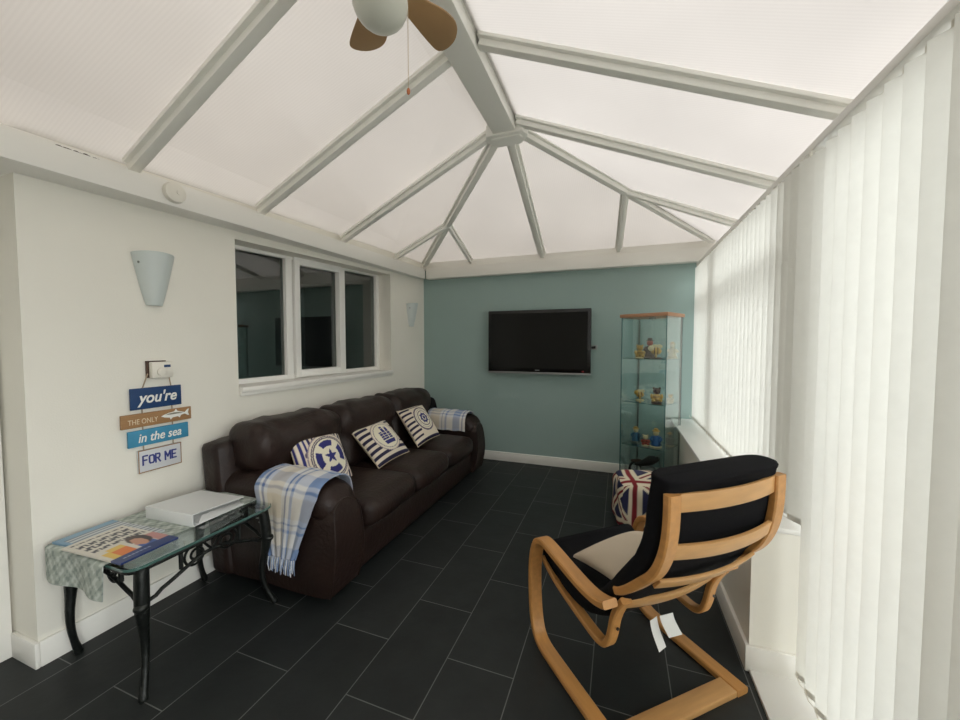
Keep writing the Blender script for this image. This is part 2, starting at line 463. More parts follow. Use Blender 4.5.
# right glazing: fixed windows over the dwarf wall
def glazing(name, y0, y1, z0, z1, x, muls, transom, leaf=.055):
    w = thing(name, 'x', 'x'); w['kind'] = 'structure'
    for k in ('label', 'category'): del w[k]
    f = MB(); d = .03
    f.box((x-d, y0, z0), (x+d, y1, z0+.07)); f.box((x-d, y0, z1-.07), (x+d, y1, z1))
    f.box((x-d, y0, z0+.07), (x+d, y0+.07, z1-.07)); f.box((x-d, y1-.07, z0+.07), (x+d, y1, z1-.07))
    for yy, ww in muls: f.box((x-d, yy-ww/2, z0+.07), (x+d, yy+ww/2, z1-.07))
    edges = [y0+.07] + [v for yy, ww in muls for v in (yy-ww/2, yy+ww/2)] + [y1-.07]
    for a, b in zip(edges[::2], edges[1::2]):
        for t in transom: f.box((x-d, a, t-.045), (x+d, b, t+.045))
    obj('window_frame', f, M['upvc'], w)
    for a, b in zip(edges[::2], edges[1::2]):
        obj('pane', MB().box((x-.004, a, z0+.07), (x+.004, b, z1-.07)), M['clear_glass'], w, smooth=0)
    return w
glazing('window_2', DY+.18, YF-.0, .628, 2.2, .90, [(3.4, .14)], [1.78])
glazing('door_2', .38, DY, .012, 2.2, .92, [(1.08, .2)], [])
glazing('door_3', YB, .38, .012, 2.2, .92, [(-.56, .2)], [])
struct('trim_3', MB().box((.83, DY, .628), (.97, DY+.18, 2.2)), M['upvc'], bevel=.004)              # corner post between windows and doors
# eaves beams: right, far, left (all boxed in white)
eb = MB(); eb.box((.80, YB, 2.16), (1.0, YF, 2.25)); eb.box((.93, YB, 2.245), (1.02, YF, 2.30))  # upper strip is hidden, added to close a light gap under the panel
struct('trim_4', eb, M['upvc'], bevel=.004)
fb = MB(); fb.box((-2.21, 4.11, 2.15), (.80, YF, 2.275)); fb.box((-2.3, 4.15, 2.27), (1.0, 4.32, 2.355))  # rear block added to shut a bright slit under the panels
struct('trim_5', fb, M['white'], bevel=.004)
def lx(y): return -2.13 - .0266*(y-.72)
def lz0(y): return 2.053 + .0290*(y-.72)
def lz1(y): return 2.163 + .0318*(y-.72)
lb = MB(); a, b = YB, 4.112
lb.hexa([(-2.56,a,lz0(a)),(lx(a),a,lz0(a)),(lx(b),b,lz0(b)),(-2.45,b,lz0(b)),(-2.56,a,lz1(a)),(lx(a),a,lz1(a)),(lx(b),b,lz1(b)),(-2.45,b,lz1(b))])
lb.hexa([(-2.62,a,lz1(a)-.01),(lx(a)-.13,a,lz1(a)-.01),(lx(b)-.13,b+.1,lz1(b)-.01),(-2.62,b+.1,lz1(b)-.01),(-2.62,a,lz1(a)+.06),(lx(a)-.13,a,lz1(a)+.06),(lx(b)-.13,b+.1,lz1(b)+.06),(-2.62,b+.1,lz1(b)+.06)])  # hidden block added to stop skylight leaking under the panel edge
struct('trim_6', lb, M['white'], bevel=.004)
# house wall above the left eaves (the conservatory leans on the house)
struct('wall_house_and_sky_block', MB().box((-2.86, YB-1, 2.40), (-2.62, YF+.6, 5.2)).box((-2.62, YF+.36, 2.36), (1.0, YF+.6, 4.6)), M['exterior'], smooth=0)  # far wing is unseen, added to block sky and dim the hip end

# ---- roof: glazing bars below translucent panels
NODE = V3((-.72, 2.47, 2.735)); RZ = 2.735
LE = lambda y: V3((lx(y)-.05, y, lz1(y)-.012))
RE = lambda y: V3((.90, y, 2.215))
PZ = .075   # panel lies above bar undersides
def bar(name, a, b, w=.062, h=.053):
    a = V3(a)+V3((0,0,.022)); b = V3(b)+V3((0,0,.022)); m = MB(); m.beam(a, b, w*.72, h)
    up = V3((0,0,h-.022)); m.beam(a+up, b+up, w*1.35, .02)
    return struct(name, m, M['rafter'], bevel=.003)
rb = MB(); rb.beam((-.72, YB, RZ), NODE, .15, .11); rb.beam((-.72, YB, RZ+.07), NODE+V3((0,0,.07)), .21, .03)
struct('trim_7', rb, M['rafter'], bevel=.005)                                        # ridge beam
nb = MB()
nb.prism([(-.84,2.40,RZ-.012),(-.60,2.40,RZ-.012),(-.575,2.47,RZ-.012),(-.64,2.56,RZ-.012),(-.80,2.56,RZ-.012),(-.865,2.47,RZ-.012)], (0,0,.10))
nb.prism([(-.815,2.43,RZ-.022),(-.625,2.43,RZ-.022),(-.61,2.47,RZ-.022),(-.655,2.53,RZ-.022),(-.785,2.53,RZ-.022),(-.83,2.47,RZ-.022)], (0,0,.02))
struct('trim_8', nb, M['rafter'], bevel=.006)                                        # ridge end boss
HL = lambda t: V3((-.77,2.49,RZ)).lerp(V3((-2.22,4.11,2.275)), t)
HR = lambda t: V3((-.66,2.49,RZ)).lerp(V3((.80,4.11,2.285)), t)
n = 9
def nb_(): 
    global n; s = 'trim_%d' % n; n += 1; return s
for yr, yf in ((2.47, 2.68), (1.76, 1.86), (1.08, 1.16), (.45, .42), (-.3, -.3), (-1.05, -1.05)):
    bar(nb_(), (-.80, yr, RZ), LE(yf))
for yr, yf in ((2.39, 2.70), (1.72, 1.96), (1.0, 1.24), (.45, .5), (-.3, -.25), (-1.05, -1.0)):
    bar(nb_(), (-.64, yr, RZ), RE(yf))
bar(nb_(), HL(0), HL(1), .066); bar(nb_(), HR(0), HR(1), .066)
bar(nb_(), (-.72, 2.55, RZ), (-.80, 4.12, 2.272), .062)
j = HL(.56); bar(nb_(), j, LE(3.52), .045); bar(nb_(), j, (-1.63, 4.12, 2.272), .045)
j = HR(.47); bar(nb_(), j, RE(3.47), .045); bar(nb_(), j, (-.02, 4.12, 2.272), .05)
# panels
def panel(poly, m):
    struct('ceiling', MB().prism([V3(p)+V3((0,0,PZ)) for p in poly], (0,0,.025)), m, smooth=0)
TL, TR = V3((-2.36, 4.26, 2.285)), V3((.98, 4.26, 2.24))
tl0 = V3((-2.28, YB-.05, lz1(YB)-.02)); rg0 = V3((-.72, YB-.05, RZ+.03)); nd = NODE+V3((0,0,.02))
TLl = V3((-2.40, 4.26, lz1(4.2)-.03))
panel([tl0, TLl, nd, rg0], M['opal'])
panel([rg0, nd, TR+V3((0,0,-.04)), V3((.98, YB-.05, 2.20))], M['opal'])
panel([TLl, V3((.98,4.26,2.235)), nd], M['opal_end'])
# grime caught along the lower edge of one panel
db = MB()
for k in range(16):
    y = .95+random.uniform(-.07,.07); db.ball((lx(y)-.022+random.uniform(-.008,.008), y, lz1(y)+.004), (random.uniform(.004,.012), random.uniform(.006,.016), .005), 6)
tag(obj('dead_leaves', db, M['dirt']), 'small clump of dead leaves lying on the left roof beam', 'leaves', kind='stuff')
# outside ground
struct('floor_outside', MB().box((XR+.55, -6, -.12), (9, 9, -.1)), M['patio'], smooth=0)

# ---- window in the left wall (looks into the dark house)
w1 = thing('window_1', 'x', 'x'); w1['kind'] = 'structure'
for k in ('label', 'category'): del w1[k]
wx = -2.46
def ztop(y): return 2.005 + (y-1.735)*.046
f = MB()
def vbar(x0, x1, y0, y1, za, zb=None):
    f.hexa([(x0,y0,za),(x1,y0,za),(x1,y1,za),(x0,y1,za)] + [(x0,y0,ztop(y0)),(x1,y0,ztop(y0)),(x1,y1,ztop(y1)),(x0,y1,ztop(y1))])
def hbar(x0, x1, y0, y1, top, h):
    if top: f.hexa([(x0,y0,ztop(y0)-h),(x1,y0,ztop(y0)-h),(x1,y1,ztop(y1)-h),(x0,y1,ztop(y1)-h),(x0,y0,ztop(y0)+.12),(x1,y0,ztop(y0)+.12),(x1,y1,ztop(y1)+.12),(x0,y1,ztop(y1)+.12)])
    else: f.box((x0,y0,1.0895), (x1,y1,1.0895+h))
X0, X1 = wx-.04, wx+.025
vbar(X0, X1, 1.735, 1.80, 1.085); vbar(X0, X1, 2.255, 2.315, 1.085); vbar(X0, X1, 2.845, 2.93, 1.085); vbar(X0, X1, 3.42, 3.47, 1.085)
hbar(X0+.002, X1-.003, 1.736, 3.469, True, .0); hbar(X0+.002, X1-.003, 1.736, 3.469, False, .035)
obj('window_frame', f, M['upvc'], w1, bevel=.003)
f = MB(); X1 = wx+.045                                                  # opening sash, proud of the frame
vbar(X0, X1, 2.325, 2.375, 1.10); vbar(X0, X1, 2.835, 2.865, 1.10)
hbar(X0+.002, X1-.003, 2.326, 2.864, True, .035); f.box((X0+.002,2.326,1.0965), (X1-.003,2.864,1.155))
obj('sash', f, M['upvc'], w1, bevel=.003)
for y0, y1 in ((1.80, 2.255), (2.375, 2.835), (2.93, 3.42)):
    g = MB(); g.hexa([(wx-.012,y0,1.12),(wx-.006,y0,1.12),(wx-.006,y1,1.12),(wx-.012,y1,1.12),(wx-.012,y0,ztop(y0)),(wx-.006,y0,ztop(y0)),(wx-.006,y1,ztop(y1)),(wx-.012,y1,ztop(y1))])
    obj('pane', g, M['win_glass'], w1, smooth=0)
obj('window_sill', MB().box((wx-.05, WY0+.002, 1.0555), (XL+.035, WY1-.002, 1.0885)).box((XL+.0005, WY0, 1.03), (XL+.018, WY1, 1.0555)), M['white'], w1, bevel=.004)
# dark room behind the window
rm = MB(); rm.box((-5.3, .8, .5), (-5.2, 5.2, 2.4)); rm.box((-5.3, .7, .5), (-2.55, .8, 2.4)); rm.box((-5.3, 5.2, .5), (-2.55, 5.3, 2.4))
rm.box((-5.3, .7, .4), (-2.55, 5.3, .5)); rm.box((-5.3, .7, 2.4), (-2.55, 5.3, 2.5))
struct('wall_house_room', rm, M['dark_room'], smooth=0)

# ------------------------------------------------------------------ vertical blinds
def vblind(label, y0, y1, zb, step, ang, xc, wobble, group):
    r = thing('vertical_blind', label, 'blind', (xc, (y0+y1)/2, zb), 0)
    obj('headrail', MB().box((.680, y0, 2.106), (.716, y1-.004, 2.138)), M['white'], r, bevel=.003)
    n = int((y1-y0)/step)
    for i in range(n):
        y = y0+step*(i+.5)
        if isinstance(ang, tuple): a = lerp(ang[0], ang[1], i/max(1,n-1))
        else: a = ang
        a = math.radians(a + random.uniform(-wobble, wobble))
        dx, dy = math.sin(a)*.0445, math.cos(a)*.0445   # half width along the slat
        nx, ny = -math.cos(a), math.sin(a)
        m = MB(); cols = 6
        def fn(u, v, y=y, dx=dx, dy=dy, nx=nx, ny=ny):
            t = 2*u-1; bow = .004*(1-t*t)
            return (xc+dx*t+nx*bow, y+dy*t+ny*bow, lerp(zb, 2.088, v))
        m.sheet(cols, 1, fn, .0012)
        s = obj('slat', m, M['blind'], r, smooth=60)
        h = MB().box((xc-.004, y-.006, 2.083), (xc+.004, y+.006, 2.107)); obj('hanger', h, M['plastic'], s)
        wgt = MB(); wgt.v = []
        c = [V3(fn(0,0)), V3(fn(1,0))]; d = (c[1]-c[0])*.46; mid = (c[0]+c[1])/2; nn = V3((nx,ny,0))*.003
        wgt.hexa([mid-d-nn, mid+d-nn, mid+d+nn, mid-d+nn] + [q+V3((0,0,.022)) for q in (mid-d-nn, mid+d-nn, mid+d+nn, mid-d+nn)])
        obj('weight', wgt, M['plastic'], s)
    ch = MB(); ch.tube([(xc-.03, y0+.02+k*(y1-y0-.04)/40, zb+.012+.006*math.cos(k*PI)) for k in range(41)], .0016, 6)
    obj('bead_chain', ch, M['plastic'], r)
    return r
vblind('short white vertical blind hanging over the window sill beside the glass cabinet', 1.80, YF-.05, .65, .074, (-28, -20), .682, 2, None)
vblind('long white vertical blind reaching the threshold in the right foreground', .30, 1.805, .045, .079, -36, .706, 3, None)

# ------------------------------------------------------------------ wall and ceiling fittings
def sconce(label, y):
    r = thing('wall_light', label, 'wall light', (XL, y, 1.57), 0, None)
    m = MB(); n = 20
    def fn(u, v):
        a = -PI/2 + PI*u; rad = lerp(.036, .093, v**.85)
        return (XL+.002+math.cos(a)*rad*.95, y+math.sin(a)*rad, lerp(1.57, 1.825, v)+ .012*math.cos(a)*v)
    m.sheet(n, 8, fn, .004)
    obj('shade', m, M['sconce'], r, smooth=60)
    obj('bottom_cap', MB().lathe([(.0,0),(.034,0),(.037,.006),(.0,.006)], (XL+.004, y, 1.567), 16, a0=-PI/2, a1=PI/2), M['sconce'], r)
    b = MB().box((XL, y-.03, 1.66), (XL+.015, y+.03, 1.76)); obj('back_plate', b, M['plastic'], r)
    obj('fixing_screw', MB().lathe([(0,0),(.006,.0),(.006,.004),(0,.004)], (XL+.045, y-.085, 1.775), 10, 'y'), M['alu'], r)
    return r
sconce('frosted white half cone wall light above the thermostat', 1.276)
sconce('frosted white half cone wall light between the window and the teal wall', 3.87)

t = thing('smoke_alarm', 'round white smoke alarm on the white roof beam over the wall light', 'smoke alarm', (-2.145, 1.30, 2.12))
xb = lx(1.3)
obj('alarm_body', MB().lathe([(0,0),(.050,0),(.052,.010),(.048,.026),(.036,.032),(0,.033)], (xb, 1.30, 2.118), 28, 'x'), M['plastic'], t)
obj('alarm_button', MB().lathe([(0,0),(.012,0),(.012,.004),(0,.004)], (xb+.032, 1.31, 2.118), 14, 'x'), M['plastic'], t)

t.location.z += .018
t = thing('thermostat', 'small white dial thermostat on the cream wall above the hanging boards', 'thermostat', (XL, 1.287, 1.19))
obj('dark_backing', MB().box((XL, 1.228, 1.192), (XL+.012, 1.318, 1.280)), M['fig_brown'], t, bevel=.002)  # thin dark brown block showing past the left edge of the body
obj('body', MB().box((XL+.010, 1.238, 1.190), (XL+.040, 1.334, 1.274)), M['plastic'], t, bevel=.005)
obj('dial', MB().lathe([(0,0),(.022,0),(.022,.010),(.018,.013),(0,.013)], (XL+.040, 1.280, 1.222), 24, 'x'), M['plastic'], t)
obj('display', MB().box((XL+.0395, 1.292, 1.245), (XL+.0415, 1.322, 1.258)), M['navy'], t)

# hanging sign: four boards on two ropes, one thing
t = thing('hanging_sign', 'hanging wall sign of four boards reading you\'re the only fish in the sea for me', 'sign', (XL, 1.275, .71))
bx = XL+.012
def board(y0, y1, z0, z1, m, label):
    b = MB().box((bx-.005, y0, z0), (bx+.006, y1, z1))
    return obj('board', b, m, t, bevel=.0015, label=label)
b1 = board(1.158, 1.390, 1.035, 1.143, M['navy'], 'navy board with white script word you\'re')
b2 = board(1.116, 1.438, .946, 1.015, M['tan'], 'tan board with pale words and a fish shape')
b3 = board(1.142, 1.420, .848, .930, M['skyblue'], 'sky blue board with white words in the sea')
b4 = board(1.180, 1.380, .709, .826, M['board_white'], 'white board with navy words for me')
def words(txt, b, y, z, w, h, m, shear=0., bold=0.):
    mb = text_mesh(txt, 1.0, shear, bold)
    xs = [p.x for p in mb.v]; ys = [p.y for p in mb.v]
    sx = w/(max(xs)-min(xs)); sy = h/(max(ys)-min(ys)); cx = (max(xs)+min(xs))/2; cy = (max(ys)+min(ys))/2
    zs = max(p.z for p in mb.v)
    xform(mb, lambda p: (bx+.0062 + (p.z+zs)*.0006/max(zs, 1e-6)*.5, y+(p.x-cx)*sx, z+(p.y-cy)*sy))
    obj('lettering', mb, m, b, smooth=0)
words("you're", b1, 1.276, 1.086, .182, .078, M['letter_white'], .25, .022)
words('THE ONLY', b2, 1.208, .975, .130, .026, M['letter_tan'])
words('in the sea', b3, 1.284, .889, .200, .046, M['letter_white'], .22, .015)
STENCIL = {'F': [((0,0),(0,1)), ((.1,1),(.8,1)), ((.1,.52),(.65,.52))],
    'O': [((.0,.22),(.0,.78)), ((.12,.93),(.68,.93)), ((.8,.78),(.8,.22)), ((.68,.07),(.12,.07)), ((.02,.8),(.14,.93)), ((.66,.93),(.78,.8)), ((.78,.2),(.66,.07)), ((.14,.07),(.02,.2))],
    'R': [((0,0),(0,1)), ((.1,.95),(.6,.95)), ((.72,.86),(.72,.62)), ((.1,.5),(.62,.5)), ((.6,.95),(.72,.84)), ((.72,.64),(.6,.5)), ((.38,.46),(.8,.0))],
    'M': [((0,0),(0,1)), ((.95,0),(.95,1)), ((.03,1),(.475,.35)), ((.92,1),(.475,.35))],
    'E': [((0,0),(0,1)), ((.1,.95),(.75,.95)), ((.1,.5),(.62,.5)), ((.1,.05),(.75,.05))]}
lm = MB(); yy = 1.200; lw, lh, st = .0205, .046, .0078
for ch in 'FOR ME':
    if ch == ' ': yy += .016; continue
    for (ax, ay), (bx2, by2) in STENCIL[ch]:
        p0 = Vector((yy+ax*lw/.8, .748+ay*lh)); p1 = Vector((yy+bx2*lw/.8, .748+by2*lh))
        d = (p1-p0).normalized(); nn = Vector((-d.y, d.x))*st/2; e = d*st*.3
        lm.prism([(bx+.0062+.00005*len(lm.f)/50, q.x, q.y) for q in (p0-e-nn, p1+e-nn, p1+e+nn, p0-e+nn)], (.0006,0,0))
    yy += lw*(1.62 if ch == 'M' else 1.38)
obj('lettering', lm, M['letter_navy'], b4, smooth=0)
# fish on the tan board
fp = [(-.5,0),(-.40,.07),(-.22,.14),(-.05,.17),(.02,.30),(.08,.17),(.25,.09),(.34,.05),(.44,.20),(.5,.22),(.46,.02),(.5,-.16),(.43,-.12),(.34,-.03),(.2,-.07),(.15,-.2),(.08,-.12),(-.1,-.14),(-.18,-.24),(-.2,-.13),(-.38,-.08)]
fm = MB().prism([(bx+.0063, 1.357+a*.138, .983+b*.10) for a, b in fp], (.0008,0,0)); obj('fish_shape', fm, M['letter_white'], b2, smooth=0)
fp2 = [(-.36,.05),(-.2,.105),(-.03,.125),(.12,.10),(.3,.03),(.1,.03),(-.15,.03)]
obj('fish_back', MB().prism([(bx+.0072, 1.357+a*.138, .983+b*.10) for a, b in fp2], (.0005,0,0)), M['fish_grey'], b2, smooth=0)
for side, yt in ((1.208, 1.236), (1.345, 1.330)):
    for pa, pb in (((XL+.016, yt, 1.215), (bx, side, 1.130)), ((bx-.001, side, 1.04), (bx-.001, side, 1.01)), ((bx-.001, side, .95), (bx-.001, side, .925)), ((bx-.001, side, .852), (bx-.001, side, .82))):
        obj('rope', MB().tube([pa, pb], .0028, 6), M['rope'], t)
fr = MB()
for a, b_, c_, d in ((1.180,1.380,.709,.714),(1.180,1.380,.821,.826),(1.180,1.184,.714,.821),(1.376,1.380,.714,.821)):
    fr.box((bx+.0055, a, c_), (bx+.0075, b_, d))
obj('border', fr, M['board_edge'], b4)

t.location.y -= .006
# television
t = thing('television', 'black flat screen television mounted on the teal wall', 'television', (-.842, YF, 1.04))
ty = 4.10
obj('bezel', MB().box((-1.408, ty-.0, 1.052), (-.276, ty+.05, 1.738)), M['tv_black'], t, bevel=.008)
obj('screen', MB().box((-1.372, ty-.0025, 1.098), (-.312, ty+.004, 1.704)), M['tv_screen'], t, smooth=0)
obj('speaker_strip', MB().box((-1.405, ty-.004, 1.036), (-.279, ty+.04, 1.056)), M['silver'], t, bevel=.004)
obj('maker_mark', MB().box((-.865, ty-.0032, 1.0735), (-.815, ty+.001, 1.081)), M['silver'], t)
obj('red_light', MB().box((-.365, ty-.003, 1.068), (-.345, ty+.001, 1.080)), M['red_led'], t)  # small red light given as plain red colour, without any glow
obj('wall_bracket', MB().box((-1.0, ty+.045, 1.25), (-.68, YF-.001, 1.55)), M['tv_black'], t, bevel=.003)
t = thing('cable_box', 'small grey cable box on the teal wall right of the television', 'socket', (-.25, YF, 1.30))
obj('back_plate', MB().box((-.283, YF-.012, 1.305), (-.215, YF, 1.352)), M['silver'], t, bevel=.002)
obj('plug', MB().box((-.268, YF-.03, 1.316), (-.235, YF-.012, 1.342)), M['tv_black'], t, bevel=.003)
obj('cable', MB().tube([(-.27, YF-.02, 1.33), (-.30, YF-.03, 1.336), (-.35, YF-.03, 1.34)], .004, 6), M['tv_black'], t)

# ceiling fan
FX, FY = -.72, 1.05
t = thing('ceiling_fan', 'white ceiling fan with brown paddle blades and a globe lamp under the ridge', 'ceiling fan', (FX, FY, RZ))
obj('mount', MB().lathe([(0,0),(.05,0),(.055,-.02),(.04,-.05),(0,-.05)], (FX, FY, RZ), 20), M['plastic'], t)
obj('motor_housing', MB().lathe([(0,0),(.05,0),(.085,-.02),(.088,-.075),(.06,-.10),(0,-.10)], (FX, FY, 2.63), 28), M['plastic'], t)
obj('down_rod', MB().tube([(FX,FY,2.69),(FX,FY,2.62)], .014, 10), M['plastic'], t)
obj('switch_housing', MB().lathe([(0,0),(.052,0),(.055,-.045),(.04,-.06),(0,-.06)], (FX, FY, 2.535), 24), M['plastic'], t)
obj('globe', MB().ball((FX, FY, 2.438), (.086, .086, .076), 24), M['globe'], t)
def blade(ang):
    ca, sa = math.cos(ang), math.sin(ang)
    outl = smooth_path([(.08,.018),(.16,.02),(.31,.022),(.345,.014),(.355,-.02),(.34,-.07),(.29,-.108),(.22,-.100),(.15,-.065),(.08,-.028),(.08,.0),(.08,.018)], 2)[:-1]
    m = MB()
    m.prism([(FX+ca*p.x-sa*p.y, FY+sa*p.x+ca*p.y, 2.522 - .16*p.y) for p in outl], (0,0,.006))
    return m
for k in range(6):
    a = math.radians(82+60*k)
    b = obj('blade', blade(a), M['blade'], t, bevel=.0015)
    ir = MB(); a -= .1; ir.beam((FX+math.cos(a)*.05, FY+math.sin(a)*.05, 2.533), (FX+math.cos(a)*.14, FY+math.sin(a)*.14, 2.534), .03, .006)
    obj('blade_iron', ir, M['plastic'], b)
cx_, cy_ = FX+.062, FY+.062
pc = obj('pull_cord', MB().tube([(cx_, cy_, 2.50), (cx_, cy_, 2.20)], .0014, 6), M['cord'], t)
obj('bead', MB().ball((cx_, cy_, 2.192), (.006, .006, .011), 10), M['bead'], pc)

# ------------------------------------------------------------------ sofa
t = thing('sofa', 'dark brown leather three seat sofa along the cream wall under the window', 'sofa', (-1.8, 2.65, 0))
SY0, SY1 = 1.50, 3.80
def wr(p, amp=.006, fq=9):   # leather wrinkles
    return V3((p.x + amp*math.sin(fq*p.y+3*p.z)*math.sin(fq*.7*p.z+p.y), p.y, p.z + amp*math.sin(fq*p.x+1.3*fq*p.y)*.7))
# base with front apron
obj('base', MB().rbox((-1.825, 2.65, .155), (.42, 1.0, .115), .03, 10, (.02,0,0)), M['leather'], t)
for i in range(3):
    y = 1.80+.567*(i+.5)
    def fn(p, y=y):
        q = wr(p)
        return q
    obj('seat_cushion', MB().rbox((-1.72, y, .355), (.37, .285, .085), .06, 14, (.03,.004,.025), fn), M['leather'], t, smooth=180)
for i in range(3):
    y = 1.56+.705*(i+.5)
    def fn(p, y=y):
        z = p.z
        lean = -.20*(z-.45)
        f = (z-.42)/.5
        puff = .045*math.exp(-((f-.75)/.2)**2) - .025*math.exp(-((f-.48)/.06)**2)
        k = 1 if f > .45 else 1-.10*(1 if i != 1 else 0)*min(1, (.45-f)/.15)
        yy = 2.62+(y-2.62 + (p.y-y))*k if i != 1 else p.y
        crease = .010*math.sin((p.y-y)*38)*math.exp(-((f-.98)/.2)**2)
        return wr(V3((p.x+lean+((puff+crease) if p.x > -2.05 else 0), yy, z+crease*.5)), .007, 12)
    obj('back_cushion', MB().rbox((-2.0, y, .655), (.125, .357, .235), .075, 18, (.03,.0,.010), fn), M['leather'], t, smooth=180)
def fnb(p):
    return V3((p.x-.10*(p.z-.1), p.y, p.z))
obj('back_frame', MB().rbox((-2.13, 2.65, .42), (.085, 1.185, .385), .05, 14, (0,0,0), fnb), M['leather'], t, smooth=180)
def arm(y0, y1, out):
    # section in y-z swept in x; the front face bulges forward
    yc = (y0+y1)/2; hw = (y1-y0)/2
    m = MB(); NS = 28; NX = 16
    def sec(s):      # closed loop from the bottom outer side over the top
        loop = []
        for k in range(NS+1):
            a = PI*k/NS
            yy = yc - math.cos(a)*hw*(1.0) ; zz = .44 + math.sin(a)**.8*.11
            loop.append((yy, zz))
        lo = [(yc-hw*1.0, z) for z in (.05,.12,.2,.28,.36)]
        hi = [(yc+hw*1.0, z) for z in (.36,.28,.2,.12,.05)]
        return lo+loop+hi
    base = sec(0); L = len(base)
    def fx(z):     # front outline
        return -1.385 + .045*math.sin(min(1, max(0, (z-.03)/.56))*PI)
    vs = []; fs = []
    for i in range(NX+1):
        u = i/NX
        for (yy, zz) in base:
            xf = fx(zz); x = lerp(-2.2, xf, u)
            # shoulder: narrow slightly at the very front for a padded look
            r = max(0, (u-.93)/.07); k = 1-.10*r*r
            z = .05+(zz-.05)*(1-.02*r*r)
            z += .02*math.sin(u*PI)*(zz > .5)
            bulge = .015*math.sin(zz*9)*(1 if yy < yc else -1)*(zz < .5)
            vs.append(wr(V3((x, yc+(yy-yc)*k - bulge*.5, z)), .004, 14))
    fs = [(i*L+k, (i+1)*L+k, (i+1)*L+k+1, i*L+k+1) for i in range(NX) for k in range(L-1)]
    fs += [(i*L, (i+1)*L, (i+1)*L+L-1, i*L+L-1) for i in range(NX)]
    m.add(vs, fs)
    # front cap built as grid fan: bulging panel
    o = NX*L; cols = L//2
    for k in range(cols):
        a, b_, c_, d = o+k, o+k+1, o+L-2-k, o+L-1-k
        if b_ < c_: m.f.append((a, b_, c_, d)); m.mi.append(0)
    for k in range(cols):
        a, b_, c_, d = k, k+1, L-2-k, L-1-k
        if b_ < c_: m.f.append((d, c_, b_, a)); m.mi.append(0)
    o = obj('armrest', m, M['leather'], t, smooth=50)
    # padded roll on top of the arm, overhanging the front panel
    obj('arm_pad', MB().rbox((-1.785, yc, .53), (.41, hw+.008, .088), .075, 16, (.01,.004,.012), lambda p: wr(V3((p.x, p.y, p.z - .05*max(0, (p.x+1.55)/.2)**2)), .005, 13)), M['leather'], o, smooth=180)
    # piping where the front panel is sewn on
    pp = [vs[(NX)*L+k] for k in range(L)]
    obj('piping', MB().tube(pp, .005, 6), M['leather'], o)
    return o
arm(SY0, SY0+.245, -1); arm(SY1-.245, SY1, 1)
for x in (-1.48, -2.1):
    for y in (1.58, 3.72):
        obj('foot', MB().lathe([(0,0),(.024,0),(.03,.055),(0,.055)], (x, y, 0), 12), M['fig_black'], t)

# printed cushions ---------------------------------------------------
NAVY = lin((52/255, 54/255, 118/255)); DNAVY = lin((40/255,38/255,66/255)); CREAM = lin((226/255, 214/255, 196/255)); IVORY = lin((232/255, 226/255, 206/255)); GREY = lin((150/255,138/255,148/255)); PLUM = lin((104/255,92/255,110/255))
def star(x, y, r, rot=0):
    a = math.atan2(y, x)-rot; d = math.hypot(x, y)
    k = (a*5/(2*PI)) % 1.0; k = abs(k-.5)*2     # 1 at tips
    lim = r*(.42+.58*k**1.6)
    return d < lim
def stripes_v(u): return DNAVY if (u*11) % 1.0 < .42 else CREAM
def pat_lifering(u, v):
    x, y = u-.58, v-.44; d = math.hypot(x, y); a = math.atan2(y, x)
    if d < .40:
        if star(x, y, .135, PI/2): return NAVY
        if .19 < d < .31 and (a/(PI/2)+.25) % 1.0 < .68: return NAVY
        if abs(d-.355) < .012 or abs(d-.385) < .010: return PLUM
        return IVORY
    if d < .45: return CREAM if d < .43 else GREY
    if math.hypot(u-.17, v-.56) < .055: return PLUM if math.hypot(u-.17, v-.56) > .025 else IVORY
    return (NAVY if u < .25 else DNAVY) if (u*12+.2) % 1.0 < .42 else CREAM
def pat_ship(u, v):
    x, y = u-.56, v-.5; d = math.hypot(x, y)
    if d < .33:
        # three raked sails above a hull
        hull = -.22 < y < -.13 and abs(x-.01) < .17-.35*(-.13-y)
        s = False
        for cx, h, b in ((-.12,.10,-.11),(-.01,.24,-.11),(.11,.20,-.11)):
            if b < y < h and cx-.045-.03*(h-y) < x < cx+.05-.05*(y-b): s = True
        if (y*16) % 1.0 < .13: s = False
        if hull or s: return NAVY
        if abs(d-.31) < .008: return GREY
        return IVORY
    if d < .375: return GREY if d > .36 else CREAM
    if u < .26 or v < .2 or v > .9: return DNAVY if (v*7.5) % 1.0 < .42 else CREAM
    return CREAM if u < .8 else (DNAVY if (v*7.5) % 1.0 < .3 else CREAM)
def pat_wheel(u, v):
    x, y = u-.58, v-.52; d = math.hypot(x, y); a = math.atan2(y, x)
    if d < .36:
        if d < .045 or (abs(d-.11) < .028) or (d < .165 and (a*8/(2*PI)) % 1.0 < .28): return NAVY
        if abs(d-.215) < .012 or abs(d-.33) < .02: return PLUM
        if abs(d-.27) < .006: return GREY
        return IVORY
    if u < .28 or v < .12 or v > .9: return DNAVY if (v*8) % 1.0 < .42 else CREAM
    return CREAM
